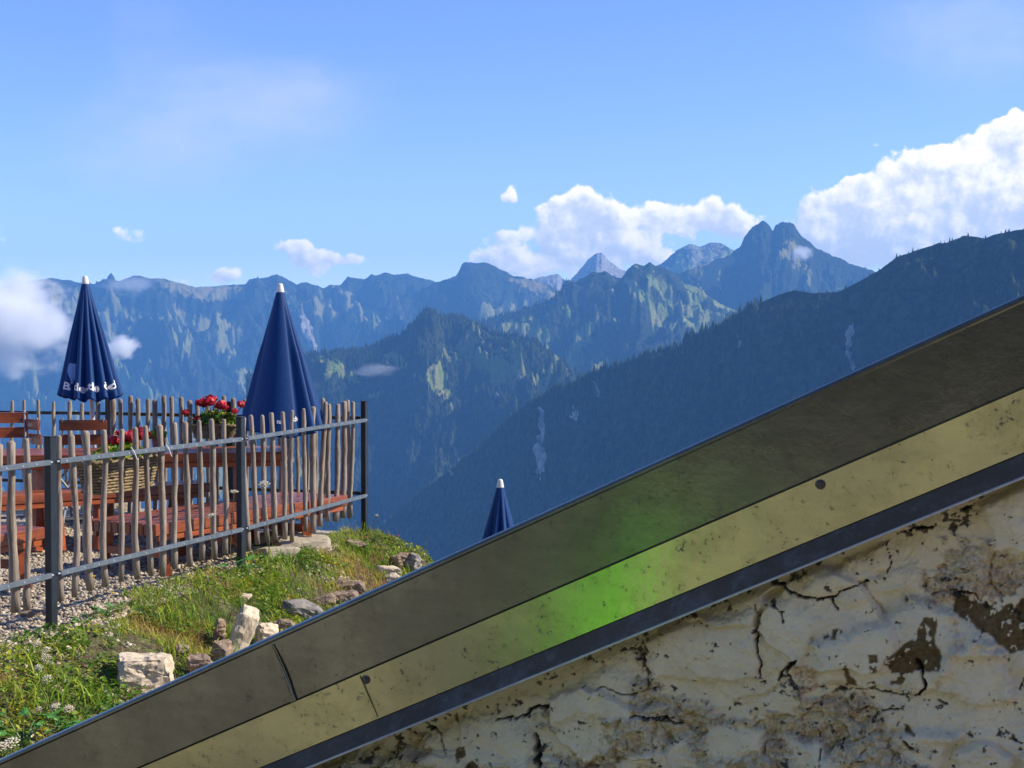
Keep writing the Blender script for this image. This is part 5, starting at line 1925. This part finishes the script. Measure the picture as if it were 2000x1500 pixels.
def added_bin():  # added out of view to give the verge its green reflection
    t = thing('reflection_bin', 'unseen lime green bin added beside the photographer for the green verge reflection', 'bin', (-.93, 1.79, 0), .45)
    mb = MB()
    mb.add([(-.10, -.13, .05), (.10, -.13, .05), (.10, .13, .05), (-.10, .13, .05), (-.115, -.145, 1.04), (.115, -.145, 1.04), (.115, .145, 1.04), (-.115, .145, 1.04)],
           [(3, 2, 1, 0), (4, 5, 6, 7), (0, 1, 5, 4), (1, 2, 6, 5), (2, 3, 7, 6), (3, 0, 4, 7)])
    g = mat('lime_plastic', (.14, .74, .001), (.12, .68, .001), rough=.5)
    mb.build('body', g, t)
    MB().box((0, 0, 1.07), (.25, .31, .05)).build('lid', g, t)
    for sx in (-.10, .10):
        MB().tube([(sx - .02, .14, .08), (sx + .02, .14, .08)], .08, 20).build('wheel', M['anthracite'], t)


added_bin()

# ------------------------------------------------------------------ low clouds on the slopes
def cloud_material(name, blobs_scale, dens, seed):
    m = bpy.data.materials.new(name)
    m.use_nodes = True
    t = NT(m.node_tree)
    tc = t.node('ShaderNodeTexCoord').outputs['Object']
    # object space: unit ball; thin out towards the rim with torn edges
    ln = t.node('ShaderNodeVectorMath', operation='LENGTH')
    t.link(tc, ln.inputs[0])
    n = t.noise(t.mapping(tc, blobs_scale, (seed, 0, 0)), 1.0, 6, .62)
    e = t.math('SUBTRACT', 1.0, ln.outputs[1])
    f = t.math('ADD', e, t.math('MULTIPLY', t.math('SUBTRACT', n, .5), 1.9))
    d = t.math('MULTIPLY', t.ss(f, .30, .75), dens)
    d = t.math('MULTIPLY', d, t.ss(e, 0.0, .2))
    vol = t.node('ShaderNodeVolumePrincipled')
    vol.inputs['Color'].default_value = (1, 1, 1, 1)
    vol.inputs['Anisotropy'].default_value = 0.0
    t.link(d, vol.inputs['Density'])
    o = t.node('ShaderNodeOutputMaterial')
    t.link(vol.outputs[0], o.inputs['Volume'])
    return m


def low_cloud(label, px, py, w, h, Y, scale, dens, seed, depth=None):
    bm = bmesh.new()
    bmesh.ops.create_icosphere(bm, subdivisions=3, radius=1.0)
    me = bpy.data.meshes.new('cloud')
    bm.to_mesh(me); bm.free()
    o = link('cloud', me, cloud_material('cloud_vapour', scale, dens, seed))
    o.location = at(px, py, Y)
    s = Y / F
    o.scale = (w / 2 * s, depth or (w / 2 * s), h / 2 * s)
    return tag(o, label, 'cloud', 'low clouds on the mountain slopes')


LOW_CLOUDS = True
if LOW_CLOUDS:
    low_cloud('large white cloud bank drifting before the ridge at the left edge', -15, 628, 520, 270, 2600, (2.4, 2.4, 1.9), .042, 3.0, 160)
    low_cloud('small white cloud puff right of the lettered parasol', 232, 680, 120, 66, 2700, (1.8, 1.8, 1.4), .07, 8.0, 55)
    low_cloud('white puff clinging to the twin topped peak', 1566, 496, 62, 44, 4950, (1.5, 1.5, 1.2), .04, 12.0, 50)
    low_cloud('thin wisp over the wooded hill beside the bright clearing', 735, 722, 130, 40, 2300, (1.6, 1.6, 1.2), .008, 17.0, 50)
    low_cloud('faint veil on the left ridge top', 250, 556, 150, 60, 5200, (1.5, 1.5, 1.4), .006, 22.0, 120)

# ------------------------------------------------------------------ air
hz = bpy.data.meshes.new('haze')
x0, x1, y0, y1, za, zb = -6500, 6500, -2500, 7700, -1151, 470
hz.from_pydata([(x0, y0, za), (x1, y0, za), (x1, y1, za), (x0, y1, za), (x0, y0, zb), (x1, y0, zb), (x1, y1, zb), (x0, y1, zb)], [],
               [(0, 3, 2, 1), (4, 5, 6, 7), (0, 1, 5, 4), (1, 2, 6, 5), (2, 3, 7, 6), (3, 0, 4, 7)])
hm = bpy.data.materials.new('haze')
hm.use_nodes = True
ht = NT(hm.node_tree)
hv = ht.node('ShaderNodeVolumePrincipled')
hv.inputs['Color'].default_value = (.19, .50, 1.0, 1)
hv.inputs['Density'].default_value = 1.15e-4
hv.inputs['Anisotropy'].default_value = 0.0
ho = ht.node('ShaderNodeOutputMaterial')
ht.link(hv.outputs[0], ho.inputs['Volume'])
tag(link('haze', hz, hm), 'thin blue summer haze filling the valley air', 'haze', kind='stuff')
